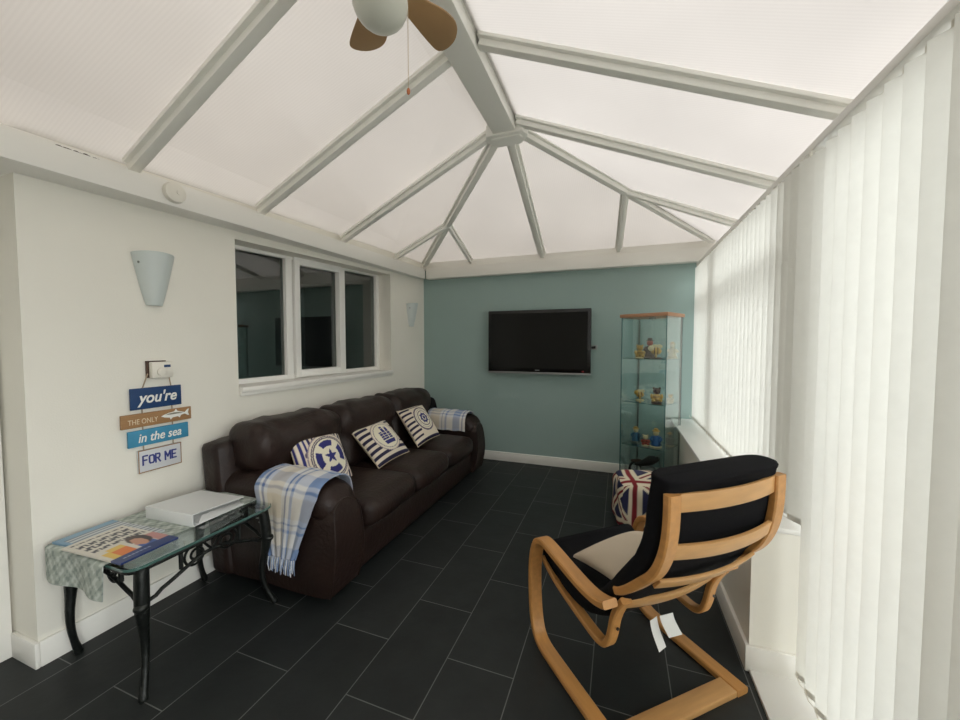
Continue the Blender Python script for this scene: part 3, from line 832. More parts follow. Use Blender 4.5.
def pillow(mb, TLc, TRc, BRc, BLc, th, col, nseg=90, pinch=.06):
    TLc, TRc, BRc, BLc = map(V3, (TLc, TRc, BRc, BLc))
    nrm = (TRc-BLc).cross(TLc-BRc); nrm.normalize()
    ctr = (TLc+TRc+BRc+BLc)/4
    def base(u, v):
        # edges curve inwards between the corners
        uu = u; vv = v
        uu = .5+(u-.5)*(1-pinch*(1-(2*v-1)**2)); vv = .5+(v-.5)*(1-pinch*(1-(2*u-1)**2))
        return BLc.lerp(BRc, uu).lerp(TLc.lerp(TRc, uu), vv)
    def h(u, v):
        a = max(0, 1-(2*u-1)**2); b = max(0, 1-(2*v-1)**2)
        return th*.5*(a*b)**.42
    mb.grid(nseg, nseg, lambda u, v: base(u,v)+nrm*h(u,v), col)
    o = len(mb.f)
    mb.grid(24, 24, lambda u, v: base(u,v)-nrm*h(u,v), lambda u, v: CREAM)
    return nrm
def scatter(label, corners, pat, flip=1, group='nautical striped cushions on the sofa'):
    c = sum((V3(q) for q in corners), V3())/4
    loc = (c.x, c.y, min(q[2] for q in corners))
    mb = MB(); pillow(mb, *corners, .13, pat)
    o = single('cushion', mb, M['pattern'], label, 'cushion', loc, group, smooth=180)
    # corded edge
    P = []
    q = [V3(k) for k in (corners[3], corners[2], corners[1], corners[0])]
    for k in range(4):
        a, b = q[k], q[(k+1)%4]; ctr = (a+b)/2; inw = (c-ctr)*.06
        for s in range(10):
            u = s/10; P.append(a.lerp(b, u)+inw*(1-(2*u-1)**2))
    obj('piping', MB().tube(P+[P[0]], .004, 6), M['cream_fabric'], o)
    return o
scatter('striped cushion with a navy life ring and star, nearest the folded end throw',
        [(-1.95,1.775,.79),(-1.95,2.215,.76),(-1.70,2.10,.445),(-1.74,1.70,.465)], pat_lifering)
scatter('striped cushion with a navy sailing ship in a cream roundel',
        [(-1.95,2.365,.70),(-1.95,2.80,.725),(-1.64,2.735,.465),(-1.64,2.31,.455)], pat_ship)
scatter('striped cushion with a small navy ship wheel in rings, farthest along the sofa',
        [(-1.92,2.985,.745),(-1.92,3.43,.755),(-1.62,3.27,.485),(-1.62,2.85,.475)], pat_wheel)
mb = MB(); mb.rbox((-1.97, 3.70, .64), (.05, .13, .11), .045, 8, (.02,0,0), lambda p: V3((p.x-.25*(p.z-.64), p.y, p.z+.18*(p.y-3.7))))
single('cushion', mb, M['black_fabric'], 'plain black cushion half hidden behind the ship wheel cushion', 'cushion', (-1.97, 3.70, .53), smooth=180)

# plaid throws -------------------------------------------------------
BL1 = lin((126/255,150/255,192/255)); BL2 = lin((88/255,112/255,160/255)); PALE = lin((222/255,222/255,222/255)); BEI = lin((212/255,202/255,184/255)); GB = lin((168/255,180/255,200/255))
def plaid(a, b, k=1.0):
    def band(t):
        t = t % 1.0
        if t < .20: return 1
        if t < .25: return 0
        if t < .29: return 2
        if t < .36: return 0
        if t < .62: return 3
        if t < .68: return 0
        if t < .71: return 2
        if t < .78: return 0
        if t < .82: return 1
        return 0
    cols = [PALE, BL1, BL2, BEI]
    ca, cb = cols[band(a)], cols[band(b)]
    return tuple(.6*x+.4*y for x, y in zip(ca, cb))
def throw(label, x0, x1, yi, yo, sgn, zin, zout, arm_y0, arm_y1, skew, group, fr=True):
    """folded throw over an arm: section starts inside, goes over the top, hangs outside"""
    yc = (arm_y0+arm_y1)/2; hw = abs(arm_y1-arm_y0)/2 + .022
    path = []
    for z in (zin, (zin+.5)/2): path.append((yc - sgn*hw*1.0, z)) if z < .5 else None
    for k in range(15):
        a = PI*k/14
        path.append((yc - sgn*math.copysign(abs(math.cos(a))**.75, math.cos(a))*hw, .505+math.sin(a)**.7*.145))
    path += [(yc+sgn*(hw+.012*q), lerp(.505, zout, q)) for q in (.25,.5,.75,1.0)]
    n = len(path)-1
    L = [0]
    for a, b in zip(path, path[1:]): L.append(L[-1]+math.hypot(a[0]-b[0], a[1]-b[1]))
    def at(t):
        s = t*L[-1]
        for i in range(n):
            if s <= L[i+1]+1e-9:
                q = (s-L[i])/max(1e-9, L[i+1]-L[i]); return lerp(path[i][0], path[i+1][0], q), lerp(path[i][1], path[i+1][1], q)
        return path[-1]
    hang0 = .5
    def fn(u, v):
        y, z = at(v)
        w = max(0, (v-.55)/.45)
        x = lerp(x0, x1, u)
        xx = lerp(x0+skew[0]*w, x1+skew[1]*w, u) + .03*math.sin(v*3)*(1-u)*0
        zz = z + .012*math.sin(PI*min(1, max(0, (xx+2.2)/.85)))*(z > .5)
        fold = .012*math.sin(u*17+v*2)*w
        return (xx, y+sgn*(.004+abs(fold)), zz+.003*math.sin(u*23+v*11))
    W = abs(x1-x0)
    mb = MB(); mb.sheet(70, 90, fn, .006*(1 if sgn*(x1-x0) > 0 else -1), lambda u, v: plaid(u*W/.40+.12, v*L[-1]/.40+.3))
    y, z = fn(.5, .5)[1:]
    r = single('throw', mb, M['pattern'], label, 'throw', (lerp(x0,x1,.5), yc, .63), group, smooth=180)
    if fr:
        for m_, off in ((M['fringe_w'], 0), (M['fringe_b'], 1)):
            f = MB()
            for k in range(off, 44, 2):
                p = V3(fn(k/43, 1)); l = .07+random.uniform(-.01,.012)
                f.tube([p, p+V3((random.uniform(-.004,.004), sgn*.004, -l*.5)), p+V3((random.uniform(-.008,.008), sgn*.003, -l))], [.0028,.0026,.0018], 5)
            obj('fringe', f, m_, r)
    return r
throw('blue and cream plaid throw with fringe over the near sofa arm', -1.86, -1.43, 0, 0, -1, .50, .245, SY0+.245, SY0, (.13, -.13), 'plaid throws on the sofa arms')
throw('blue and cream plaid throw folded over the far sofa arm', -1.96, -1.47, 0, 0, 1, .47, .42, SY1-.245, SY1, (0, 0), 'plaid throws on the sofa arms', fr=False)

# ------------------------------------------------------------------ iron and glass side table
TX0, TX1, TY0, TY1, TZ = -2.255, -1.70, .835, 1.475, .52
t = thing('side_table', 'wrought iron side table with a glass top beside the sofa arm', 'table', ((TX0+TX1)/2, (TY0+TY1)/2, 0))
def rrect(x0, x1, y0, y1, r, n=6):
    P = []
    for cx, cy, a0 in ((x1-r,y1-r,0),(x0+r,y1-r,PI/2),(x0+r,y0+r,PI),(x1-r,y0+r,1.5*PI)):
        for k in range(n+1):
            a = a0+PI/2*k/n; P.append((cx+r*math.cos(a), cy+r*math.sin(a)))
    return P
rr = rrect(TX0, TX1, TY0, TY1, .05)
N_ = len(rr)
g = MB()
g.prism([(x, y, TZ-.012) for x, y in rr], (0,0,.012))
g.mi = [0, 0] + [1]*N_
obj('glass_top', g, [M['table_glass'], M['glass_edge']], t, smooth=0)
fr = MB()
ri = [(x, y, TZ-.024) for x, y in rrect(TX0+.02, TX1-.02, TY0+.02, TY1-.02, .04)]
fr.tube(ri+[ri[0]], .011, 8)
obj('top_frame', fr, M['iron'], t)
def leg(cx, cy, sx, sy):
    # cabriole leg: knee bows outwards, ankle in, toe out
    pr = [(.500,-.004,.024),(.44,.002,.025),(.38,.006,.025),(.33,.006,.024),(.27,-.004,.018),(.20,-.014,.0155),(.13,-.010,.0135),(.07,.006,.0125),(.03,.022,.0145),(.006,.032,.017),(0,.034,.012)]
    P = smooth_path([(cx+sx*o*1.0, cy+sy*o*.8, z) for z, o, r in pr], 1)
    R_ = []
    for p in P:
        for (za, _, ra), (zb, _, rb_) in zip(pr, pr[1:]):
            if za >= p.z >= zb: R_.append(lerp(ra, rb_, (za-p.z)/max(1e-6, za-zb))); break
        else: R_.append(pr[-1][2])
    m = MB().tube(P, R_, 10); o = obj('leg', m, M['iron'], t, smooth=60)
    k = MB().ball((cx+sx*.012, cy+sy*.010, .355), (.026,.026,.02), 10); obj('leg_collar', k, M['iron'], o)
IX0, IX1, IY0, IY1 = TX0+.035, TX1-.022, TY0+.05, TY1-.05
for cx, sx in ((IX0, -.3), (IX1, 1)):
    for cy, sy in ((IY0, -1 if sx > 0 else .8), (IY1, 1)): leg(cx, cy, sx, sy)
def scroll(side):
    """apron of scrolls under one edge"""
    m = MB()
    if side[0] == 'x':
        a = V3((side[1], IY0, 0)); d = V3((0,1,0)); Lr = IY1-IY0
    else:
        a = V3((IX0, side[1], 0)); d = V3((1,0,0)); Lr = IX1-IX0
    pt = lambda s, z: a + d*s + V3((0,0,z))
    # lower serpentine rail
    m.tube([pt(Lr*k/24, .405 - .035*math.cos(2*PI*k/24*1.0) + (.0 if 2 < k < 22 else -.01)) for k in range(25)], .008, 8)
    # uprights
    for s in (.26, .74):
        m.tube([pt(Lr*s, .40+.02), pt(Lr*s, .497)], .0085, 8)
    for c0, dr_ in ((.37, 1), (.63, -1)):
        P = []
        for k in range(40):
            th = k/39*2*PI*1.7; r = .052*(1-k/39*.84)
            P.append(pt(Lr*c0 + dr_*r*math.cos(th+PI*.5), .448 + r*math.sin(th+PI*.5)))
        m.tube(P, .0055, 6)
        m.tube([pt(Lr*c0+dr_*.0, .500), pt(Lr*(c0+dr_*.06), .49), pt(Lr*(c0+dr_*.10), .46), pt(Lr*(c0+dr_*.14), .435)], .0055, 6)
    return obj('scroll_apron', m, M['iron'], t)
scroll(('x', IX1)); scroll(('x', IX0)); scroll(('y', IY0)); scroll(('y', IY1))
# runner cloth
RC1 = lin((168/255,176/255,168/255)); RC2 = lin((196/255,202/255,196/255)); RC3 = lin((138/255,148/255,142/255))
def runner_col(u, v):
    h = math.sin(u*70)*math.sin(v*150) + .6*math.sin(u*41+v*33) + .5*math.sin(u*23-v*90)
    return RC2 if h > .55 else RC3 if h < -.75 else RC1
def runner(u, v):
    x = lerp(-2.24, -1.835, u)
    tot = .14+.64+.13; s = v*tot
    y0, y1 = TY0-.008, TY1+.008
    if s < .14: return (x, y0-.006-.012*math.sin(u*9)*(1-s/.14), TZ+.004-(.14-s))
    if s < .14+.656: return (x, y0+(s-.14)*(y1-y0)/.656, TZ+.006)
    return (x, y1+.006, TZ+.004-(s-.796))
mb = MB(); mb.sheet(60, 120, lambda u, v: runner(u, v), .003, runner_col)
ro = single('table_runner', mb, M['pattern'], 'grey patterned runner cloth draped over the glass table top', 'table runner', (-2.05, 1.155, TZ), smooth=60)
f = MB()
f.tube([(-1.838, TY1+.012, TZ-.125), (-1.80, TY1+.014, TZ-.15)], .004, 6)
for k in range(22):
    a = 2*PI*k/22; rr_ = .006+.006*(k % 3)
    f.tube([(-1.80+.004*math.cos(a), TY1+.016+.004*math.sin(a), TZ-.145), (-1.80+rr_*math.cos(a)*1.2, TY1+.018+rr_*.6*math.sin(a), TZ-.21), (-1.80+rr_*1.6*math.cos(a), TY1+.018+rr_*.7*math.sin(a), TZ-.265-.008*(k % 2))], [.003,.003,.002], 5)
obj('tassel', f, M['fringe_g'], ro)

# newspaper supplement / magazine with unreadable picture cover
def px_mag(u, v):
    W_ = lin((214/255,208/255,196/255)); K = lin((52/255,52/255,62/255)); O = lin((220/255,120/255,52/255)); Y = lin((222/255,186/255,90/255)); NV = lin((44/255,60/255,110/255)); SK = lin((198/255,146/255,120/255)); HB = lin((62/255,46/255,44/255)); PK = lin((196/255,140/255,134/255))
    # u across (x from wall to front), v along (y)
    if u > .84: return GB if (.12 < v < .6 and .905 < u < .93 and math.sin(v*95) > -.5) else NV
    if u > .62 and v < .18: return Y if v > .06 else W_
    if .55 < u < .84 and v < .42 and v >= .18: return O if u > .66 else Y
    if math.hypot((u-.68)/.13, (v-.63)/.10) < 1: return SK
    if math.hypot((u-.62)/.17, (v-.68)/.17) < 1: return HB
    if u > .70 and .5 < v < .8: return lin((70/255,96/255,160/255)) if u > .76 else PK
    if u > .55 and v > .8: return PK
    for a_, b_, f_, o_ in ((.06,.10,120,0),(.16,.235,92,1),(.28,.37,84,2.4),(.42,.50,96,.7)):
        if a_ < u < b_ and .07 < v < .95: return K if math.sin(v*f_+o_)+.8*math.sin(v*f_*.37+u*50) > -.45 else W_
    r = (u*11) % 1.0
    if 0 and u < .55 and r < .45 and .1 < v < .92 and math.sin(v*(60+20*int(u*11))+int(u*11)) > -.45: return K
    return W_
def magazine(name, label, c, w, d, h, rot, col, cat, th=.006):
    ca, sa = math.cos(rot), math.sin(rot)
    def P(u, v, z): 
        a = (u-.5)*w; b = (v-.5)*d; return (c[0]+ca*a-sa*b, c[1]+sa*a+ca*b, c[2]+z)
    mb = MB(); mb.sheet(60, 60, lambda u, v: P(u, v, h + .004*math.sin(PI*u)*math.sin(PI*v)), h, col)
    return single(name, mb, M['print'], label, cat, c, smooth=40)
magazine('magazine', 'glossy magazine with an orange block and a face on the cover', (-1.93, .928, TZ+.007+.008), .355, .205, .008, math.radians(3), px_mag, 'magazine')
magazine('newspaper', 'folded blue and white leaflet beneath the magazine at the wall side', (-2.065, .955, TZ+.007), .34, .21, .008, math.radians(4),
         lambda u, v: lin((120/255,158/255,186/255)) if (u < .12 or v < .08) else lin((196/255,202/255,204/255)) if (u*13) % 1 < .6 else lin((120/255,128/255,140/255)), 'newspaper')
# ring binder
t = thing('ring_binder', 'white ring binder lying on the glass table near the sofa', 'binder', (-1.985, 1.265, TZ+.007), math.radians(3))
z0 = TZ+.007
def bpt(a, b, z):   # local plan: a along x, b along y
    r = math.radians(3); return V3((-1.985+math.cos(r)*a-math.sin(r)*b, 1.265+math.sin(r)*a+math.cos(r)*b, z0+z))
def bbox(mb, a0, a1, b0, b1, za, zb, zb1=None):
    zb1 = zb if zb1 is None else zb1
    mb.hexa([bpt(a0,b0,za),bpt(a1,b0,za),bpt(a1,b1,za),bpt(a0,b1,za),bpt(a0,b0,zb),bpt(a1,b0,zb),bpt(a1,b1,zb1),bpt(a0,b1,zb1)])
    return mb
obj('lower_cover', bbox(MB(), -.155, .155, -.13, .13, 0, .003), M['binder'], t)
obj('spine', bbox(MB(), -.155, .155, -.134, -.129, 0, .058), M['binder'], t, bevel=.001)
uc = MB(); uc.hexa([bpt(-.155,-.13,.055),bpt(.155,-.13,.055),bpt(.155,.13,.036),bpt(-.155,.13,.036),bpt(-.155,-.13,.058),bpt(.155,-.13,.058),bpt(.155,.13,.039),bpt(-.155,.13,.039)])
obj('upper_cover', uc, M['binder'], t)
pg = MB()
for k in range(7): bbox(pg, -.148, .146-.002*k, -.10+.004*k, .122, .004+.0035*k, .0065+.0035*k, .0055+.0030*k)
obj('pages', pg, M['paper'], t)
rg = MB()
for a in (-.06, .06):
    rg.tube([bpt(a, -.105+.02*math.cos(k/16*2*PI), .027+.019*math.sin(k/16*2*PI)) for k in range(17)], .002, 6)
obj('rings', rg, M['alu'], t)

# ------------------------------------------------------------------ armchair (bent birch, black cushion)
A0 = math.radians(131.5)
org = (math.cos(A0)*.946+math.sin(A0)*1.166, math.sin(A0)*.946-math.cos(A0)*1.166, 0)
t = thing('armchair', 'cantilever bentwood armchair with a black seat pad seen from behind', 'armchair', org, A0-PI/2)
def P_(name, mb, m, par=None, **k): return obj(name, mb, m, par or t, local=True, **k)
sidep = smooth_path([(0,.0135),(.20,.0135),(.40,.0135),(.475,.016),(.52,.04),(.545,.09),(.558,.16),(.566,.26),(.564,.35),(.552,.42),(.527,.475),(.48,.497),(.42,.492),(.30,.474),(.20,.462),(.13,.462),(.08,.474),(.055,.486)], 3)
for x0, x1 in ((-.331, -.271), (.271, .331)):
    P_('arm_frame', MB().ribbon(sidep, .027, x0, x1), M['oak'])
P_('floor_stretcher', MB().box((-.271, .0, .001), (.271, .072, .026)), M['oak_slat'], bevel=.004)
backp = smooth_path([(-.132,.926),(-.132,.86),(-.127,.79),(-.113,.725),(-.083,.658),(-.036,.608),(.02,.550),(.05,.525),(.08,.508)], 3)
seatp = smooth_path([(.575,.36),(.50,.322),(.41,.294),(.30,.272),(.20,.255),(.155,.256),(.125,.28),(.108,.33),(.098,.39),(.078,.44),(.06,.47),(.045,.49)], 3)
for x0, x1 in ((-.266, -.216), (.216, .266)):
    P_('back_rail', MB().ribbon(backp, .028, x0, x1), M['oak'])
    s = P_('seat_rail', MB().ribbon(seatp, .024, x0+.004, x1-.004), M['oak'])
    xb_ = x0 if x0 < 0 else x1
    P_('bolt', MB().lathe([(0,0),(.006,0),(.006,.003),(0,.003)], ((x0+x1)/2, .082, .36), 10, 'y'), M['fig_black'], s)
def slat(u0, z0_, u1, z1_, bow, name='back_slat', th=.012, x=.22):
    m = MB(); d = Vector((u1-u0, z1_-z0_)).normalized(); nn = Vector((-d.y, d.x))
    if nn.x > 0: nn = -nn
    def fn(u, v):
        X = lerp(-x, x, u); b = bow*(1-(2*u-1)**2)
        return (X, lerp(u0,u1,v)+nn.x*b, lerp(z0_,z1_,v)+nn.y*b)
    m.sheet(20, 2, fn, th)
    return P_(name, m, M['oak_slat'], bevel=.002, smooth=35)
slat(-.136,.868,-.137,.925, .025)
slat(-.120,.715,-.132,.765, .025)
slat(-.070,.630,-.044,.594, .020)
slat(.088,.425,.056,.474, .02, 'seat_slat')
slat(.46,.305,.41,.290, .0, 'seat_slat')
# pad
padc = smooth_path([(-.094,.970),(-.090,.935),(-.078,.87),(-.070,.80),(-.058,.735),(-.030,.668),(.012,.605),(.06,.540),(.11,.472),(.165,.40),(.23,.352),(.31,.338),(.42,.352),(.52,.385),(.575,.415)], 2)
m = MB(); sec = 28; n_ = len(padc); vs = []
for i, p in enumerate(padc):
    d = (padc[min(i+1,n_-1)]-padc[max(i-1,0)]).normalized(); nn = Vector((-d.y, d.x))
    s_ = i/(n_-1); th = .050
    endf = min(1, min(s_, 1-s_)/.03); endf = math.sqrt(max(.02, 1-(1-endf)**2))
    tuft = 1 - .10*math.exp(-((s_*6.5) % 1.0-.5)**2/.01)*(0 if s_ < .1 else 1)
    for k in range(sec):
        a = 2*PI*k/sec
        ex = .30
        X = math.copysign(abs(math.cos(a))**ex, math.cos(a))*.262*(1-.03*(1-endf)); Y = math.copysign(abs(math.sin(a))**.75, math.sin(a))*th*endf*tuft
        if s_ < .06: Y *= 1.1
        q = p+nn*Y; vs.append(V3((X, q.x, q.y)))
fs = [(i*sec+k, i*sec+(k+1)%sec, (i+1)*sec+(k+1)%sec, (i+1)*sec+k) for i in range(n_-1) for k in range(sec)]
fs += [tuple(range(sec))[::-1], tuple(range((n_-1)*sec, n_*sec))]
m.add(vs, fs); P_('seat_pad', m, M['black_fabric'], smooth=70)
# care labels hanging below the pad
for (xa, xb2, ua, ub, za, drop) in ((-.060, -.015, .115, .125, .318, .100), (-.012, .050, .115, .110, .325, .066)):
    m = MB(); m.sheet(4, 8, lambda u, v: (lerp(xa, xb2, u)+.012*v, lerp(ua, ub, u)-.03*v+.006*math.sin(v*4), za-drop*v), .0008)
    P_('care_label', m, M['paper'])

# cream cushion leaning in the armchair
ca, sa = math.cos(A0-PI/2), math.sin(A0-PI/2)
def CW(x, u, z): return V3((org[0]+ca*x-sa*u, org[1]+sa*x+ca*u, z))
cor = [CW(-.006,.24,.595), CW(.0,.02,.665), CW(-.186,.10,.470), CW(-.200,.42,.435)]
STR = lambda u, v: (DNAVY if (v*9) % 1.0 < .5 else CREAM)
mb = MB()
def pat_plain(u, v): return lin((212/255,198/255,178/255))
nrm = pillow(mb, *cor, .12, pat_plain, 40)
c = sum((V3(q) for q in cor), V3())/4
# the striped face is the far side of the pillow
k = 41*41
mb.c = mb.c[:k] + [STR(i//25/24, (i%25)/24) for i in range(25*25)]
o = single('cushion', mb, M['pattern'], 'plain cream cushion with a striped far side, leaning in the armchair', 'cushion', (c.x, c.y, .42), smooth=180)
q = [cor[3], cor[2], cor[1], cor[0]]; PP = []
for kk in (3,):
    a, b = q[kk], q[(kk+1)%4]; inw = (c-(a+b)/2)*.06
    PP += [a.lerp(b, s/10)+inw*(1-(2*s/10-1)**2)-nrm*.004 for s in range(10)]
obj('piping', MB().tube(PP, .006, 6), M['letter_navy'], o)

# ------------------------------------------------------------------ union flag pouffe
def uj(u, v):
    R = lin((128/255,36/255,44/255)); W = lin((222/255,212/255,190/255)); B = lin((44/255,46/255,78/255))
    # one flag repeats about one and a half times over each face
    x, y = ((u*.95+.25) % 1.0)*2-1, ((v*.95+.36) % 1.0)*2-1
    if abs(x) < .09 or abs(y) < .09: return R
    if abs(x) < .24 or abs(y) < .24: return W
    d = abs(abs(x)-abs(y))
    if d < .06: return R
    if d < .24: return W
    return B
t_loc = (.175, 3.04, 0)
mb = MB(); H_ = .385; hw = .195
rot = math.radians(10); cr, sr = math.cos(rot), math.sin(rot)
def cubeface(face):
    def fn(u, v):
        a, b = 2*u-1, 2*v-1
        p = {'t': V3((a,b,1)), 'f': V3((a,-1,b)), 'k': V3((-a,1,b)), 'l': V3((-1,-a,b)), 'r': V3((1,a,b)), 'b': V3((a,-b,-1))}[face]
        # rounded cube
        e = 5.0; nrm_ = (abs(p.x)**e+abs(p.y)**e+abs(p.z)**e)**(1/e); p = p/nrm_
        lump = 1+.03*math.sin(p.x*5+p.z*4)*math.cos(p.y*6)
        x, y, z = p.x*hw*lump, p.y*hw*lump, p.z*H_/2
        z += H_/2
        if z < .01: z = max(z, .002)
        return (t_loc[0]+cr*x-sr*y, t_loc[1]+sr*x+cr*y, z)
    return fn
for fc in 'tfklr': mb.grid(44, 44, cubeface(fc), uj)
mb.grid(12, 12, cubeface('b'), lambda u, v: lin((.1,.1,.1)))
o = single('pouffe', mb, M['pattern'], 'square fabric pouffe with a union flag print, behind the armchair', 'pouffe', t_loc, smooth=180)

# ------------------------------------------------------------------ glass display cabinet
ang = math.radians(-27.9); dx_, dy_ = V3((math.cos(ang), math.sin(ang), 0)), V3((-math.sin(ang), math.cos(ang), 0))
Lc = V3((.018, 3.725, 0)); CWd, CD = .405, .345
def K(a, b, z): return Lc + dx_*a + dy_*b + V3((0,0,z))
ctr = K(CWd/2, CD/2, 0)
t = thing('display_cabinet', 'tall glass display cabinet with a beech top in the far right corner', 'cabinet', tuple(ctr), ang)
def kbox(mb, a0, a1, b0, b1, z0, z1, mi=0): return mb.hexa([K(a0,b0,z0),K(a1,b0,z0),K(a1,b1,z0),K(a0,b1,z0),K(a0,b0,z1),K(a1,b0,z1),K(a1,b1,z1),K(a0,b1,z1)], mi)
obj('top_board', kbox(MB(), -.012, CWd+.012, -.012, CD+.008, 1.605, 1.635), M['cab_wood'], t, bevel=.003)
obj('base_board', kbox(MB(), -.004, CWd+.004, -.004, CD+.004, 0, .075), M['cab_wood'], t, bevel=.003)
for a0, a1, b0, b1 in ((0,CWd,0,.004),(0,CWd,CD-.004,CD),(0,.004,.004,CD-.004),(CWd-.004,CWd,.004,CD-.004)):
    m = kbox(MB(), a0, a1, b0, b1, .075, 1.605)
    m.mi = [1, 1] + ([0,1,0,1] if a1-a0 > .1 else [1,0,1,0])
    obj('glass_panel', m, [M['cab_glass'], M['cab_edge']], t, smooth=0)
for a, b in ((.010, CD-.010), (CWd-.010, CD-.010)):
    obj('corner_post', kbox(MB(), a-.006, a+.006, b-.006, b+.006, .075, 1.605), M['alu'], t)
for a, b in ((.004,.004), (CWd-.004,.004)):
    obj('edge_strip', kbox(MB(), a-.003, a+.003, b-.003, b+.003, .075, 1.605), M['cab_edge'], t)
SH = (.445, .840, 1.235)
for z in SH:
    m = kbox(MB(), .012, CWd-.012, .012, CD-.012, z-.006, z); m.mi = [0,0,1,1,1,1]
    obj('shelf', m, [M['cab_glass'], M['cab_edge']], t, smooth=0)
obj('spot_lamp', MB().lathe([(0,0),(.028,0),(.03,-.015),(0,-.018)], tuple(K(CWd/2, CD/2, 1.605)), 16), M['alu'], t)

def figurine(label, a, b, z, h, cb, ch, ca_, kind, group):
    loc = K(a, b, z)
    r = thing('figurine', label, 'figurine', tuple(loc), 0, group)
    X = lambda x, y, zz: V3((loc.x+x*h, loc.y+y*h, z+zz*h))
    obj('plinth', MB().lathe([(0,0),(.30*h,0),(.32*h,.03*h),(.26*h,.08*h),(0,.08*h)], tuple(loc), 14), M[ca_], r)
    if kind == 'sit':
        bmb = MB().ball(X(0,0,.32), (.27*h,.24*h,.26*h), 14)
        bmb.ball(X(-.2,-.2,.17), (.12*h,.17*h,.10*h), 10); bmb.ball(X(.2,-.2,.17), (.12*h,.17*h,.10*h), 10)
        bmb.ball(X(-.28,-.1,.40), (.09*h,.10*h,.16*h), 10); bmb.ball(X(.28,-.1,.40), (.09*h,.10*h,.16*h), 10)
        obj('body', bmb, M[cb], r, smooth=180)
        hd = MB().ball(X(0,-.03,.72), (.22*h,.21*h,.20*h), 14)
        hd.ball(X(-.17,0,.89), .075*h, 8); hd.ball(X(.17,0,.89), .075*h, 8); hd.ball(X(0,-.22,.68), (.09*h,.07*h,.07*h), 8)
        obj('head', hd, M[ch], r, smooth=180)
        st = MB()
        for q in (.22,.40): st.lathe([(.262*h,-.02*h),(.272*h,0),(.262*h,.02*h)], tuple(X(0,0,q-.02)), 14)
        obj('band', st, M['fig_brown'], r, smooth=180)
    elif kind == 'fly':
        bmb = MB().ball(X(0,0,.45), (.30*h,.22*h,.22*h), 14); bmb.ball(X(.0,0,.2), (.07*h,.07*h,.18*h), 8)
        obj('body', bmb, M[cb], r, smooth=180)
        obj('head', MB().ball(X(-.28,-.08,.62), .17*h, 12), M[ch], r, smooth=180)
        for sx in (-1, 1): obj('wing', MB().ball(X(.12*sx+.05,.06,.72), (.18*h,.05*h,.13*h), 10), M['fig_cream'], r, smooth=180)
        st = MB()
        for q in (-.1, .08): st.lathe([(.215*h,-.025*h),(.235*h,0),(.215*h,.025*h)], tuple(X(q,0,.45)), 14, 'x')
        obj('band', st, M['fig_brown'], r, smooth=180)
    else:   # standing figure in a coat
        obj('body', MB().lathe([(0,.06*h),(.26*h,.06*h),(.24*h,.2*h),(.17*h,.42*h),(.2*h,.55*h),(.09*h,.62*h),(0,.63*h)], tuple(loc), 14), M[cb], r, smooth=180)
        for sx in (-1, 1): obj('arm', MB().tube([X(.17*sx,0,.55), X(.27*sx,-.08,.42), X(.18*sx,-.2,.36)], [.07*h,.065*h,.05*h], 8), M[cb], r, smooth=180)
        hd = MB().ball(X(0,-.02,.76), (.15*h,.15*h,.165*h), 12); obj('head', hd, M[ch], r, smooth=180)
        obj('hat', MB().lathe([(0,.86*h),(.2*h,.86*h),(.2*h,.885*h),(.12*h,.89*h),(.10*h,1.0*h),(0,1.0*h)], tuple(loc), 12), M['fig_brown' if ca_ == 'fig_brown' else 'gold'], r)
    return r
G = 'ornaments on the cabinet shelves'
figurine('golden ornament with banded belly, left on the cabinet top shelf', .105, .15, SH[2], .130, 'gold', 'gold', 'fig_cream', 'sit', G)
figurine('tall dark brown ornament standing on the cabinet top shelf', .175, .20, SH[2], .185, 'fig_brown', 'fig_red', 'fig_brown', 'stand', G)
figurine('round golden ornament, right on the cabinet top shelf', .275, .10, SH[2], .150, 'gold', 'fig_cream', 'fig_brown', 'fly', G)
figurine('small pale ornament at the blind side of the cabinet top shelf', .355, .25, SH[2], .150, 'fig_cream', 'fig_cream', 'fig_cream', 'stand', G)
figurine('winged yellow ornament, left on the cabinet middle shelf', .11, .16, SH[1], .12, 'gold', 'gold', 'fig_cream', 'fly', G)
figurine('yellow ornament with dark bands in the centre of the middle shelf', .275, .13, SH[1], .145, 'gold', 'fig_brown', 'fig_brown', 'sit', G)
figurine('small cream ornament at the right of the middle shelf', .365, .20, SH[1], .085, 'fig_cream', 'gold', 'fig_cream', 'sit', G)
figurine('ornament in a dark teal coat, left on the cabinet lower shelf', .08, .15, SH[0], .145, 'fig_teal', 'fig_cream', 'fig_grey', 'stand', G)
figurine('small red and cream ornament on the cabinet lower shelf', .20, .09, SH[0], .105, 'fig_red', 'fig_cream', 'fig_cream', 'sit', G)
figurine('ornament in a bright blue coat in the centre of the lower shelf', .285, .11, SH[0], .165, 'fig_blue', 'fig_cream', 'fig_cream', 'stand', G)
figurine('grey ornament at the right of the cabinet lower shelf', .355, .24, SH[0], .125, 'fig_grey', 'fig_grey', 'fig_cream', 'stand', G)
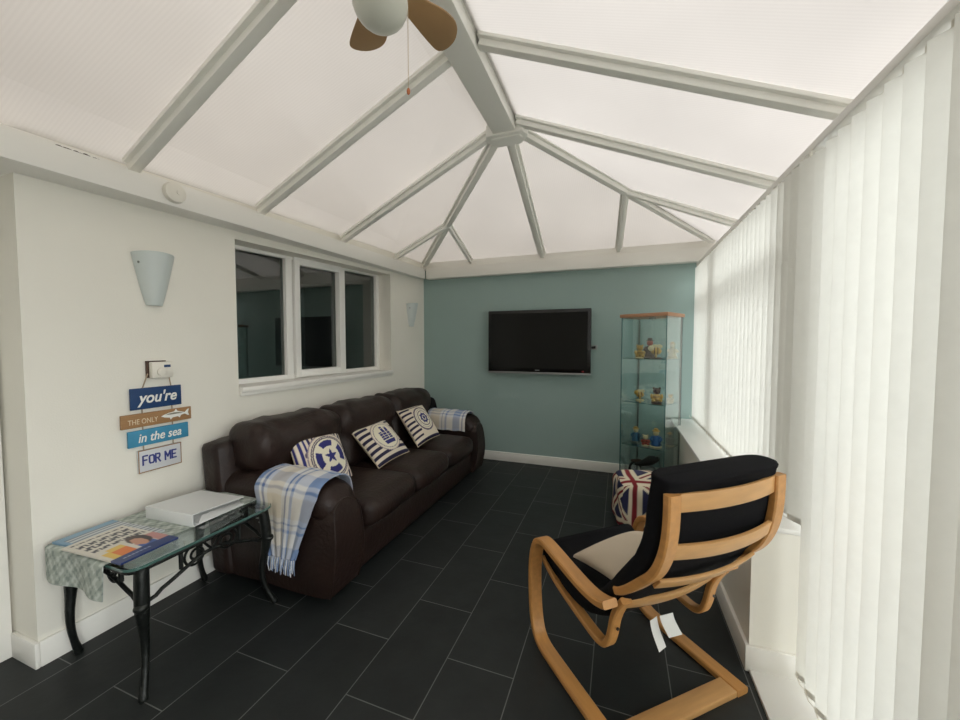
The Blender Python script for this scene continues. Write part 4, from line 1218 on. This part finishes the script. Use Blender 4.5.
# dark model on the cabinet floor
loc = K(.20, .16, .075)
t = thing('model_motorcycle', 'black model motorcycle on a grey stand at the bottom of the cabinet', 'ornament', tuple(loc), ang)
def T(a, b, z): return K(.20+a*1.25, .16+b*1.4, .075+z*1.55)
obj('stand', kbox(MB(), .06, .34, .09, .23, .075, .088), M['fig_grey'], t, bevel=.003)
for a in (-.095, .105):
    m = MB(); P = [T(a+.048*math.cos(k/24*2*PI), 0, .062+.048*math.sin(k/24*2*PI)) for k in range(25)]; m.tube(P, .012, 8); w_ = obj('wheel', m, M['fig_black'], t)
    h_ = MB(); 
    for k in range(6): h_.tube([T(a,0,.062), T(a+.044*math.cos(k*PI/3),0,.062+.044*math.sin(k*PI/3))], .002, 5)
    obj('spokes', h_, M['alu'], w_)
m = MB(); m.tube([T(-.10,0,.10), T(-.04,0,.115), T(.02,0,.145), T(.075,0,.165)], [.016,.032,.045,.02], 10); obj('tank', m, M['fig_black'], t)
m = MB(); m.ball(tuple(T(.0,0,.08)), (.07,.035,.05), 10); obj('engine', m, M['fig_grey'], t)
m = MB(); m.tube([T(.105,0,.062), T(.07,0,.175)], .006, 6); m.tube([T(.07,-.045,.182), T(.07,0,.178), T(.07,.045,.182)], .005, 6); obj('handlebar', m, M['alu'], t)
m = MB(); m.tube([T(-.13,0,.115), T(-.07,0,.125), T(-.02,0,.122)], [.012,.018,.012], 8); obj('saddle', m, M['fig_brown'], t)

# ------------------------------------------------------------------ light
w = bpy.data.worlds.new('overcast_sky'); S.world = w; w.use_nodes = True
bg = w.node_tree.nodes['Background']
bg.inputs['Color'].default_value = (1.0, .985, .955, 1); bg.inputs['Strength'].default_value = 1.5
sd = bpy.data.lights.new('hazy_sun', 'SUN'); sd.energy = 1.9; sd.angle = math.radians(50)
sun = bpy.data.objects.new('hazy_sun', sd); C.objects.link(sun)
sun.rotation_euler = (0, math.radians(75), math.radians(-12))

S.view_settings.view_transform = 'Standard'; S.view_settings.look = 'None'
S.view_settings.gamma = 1.0; S.view_settings.use_curve_mapping = False
S.view_settings.exposure = .72
cy = S.cycles
cy.use_denoising = True
cy.max_bounces = 12; cy.diffuse_bounces = 6; cy.glossy_bounces = 4; cy.transmission_bounces = 8; cy.transparent_max_bounces = 24
cy.sample_clamp_indirect = 8
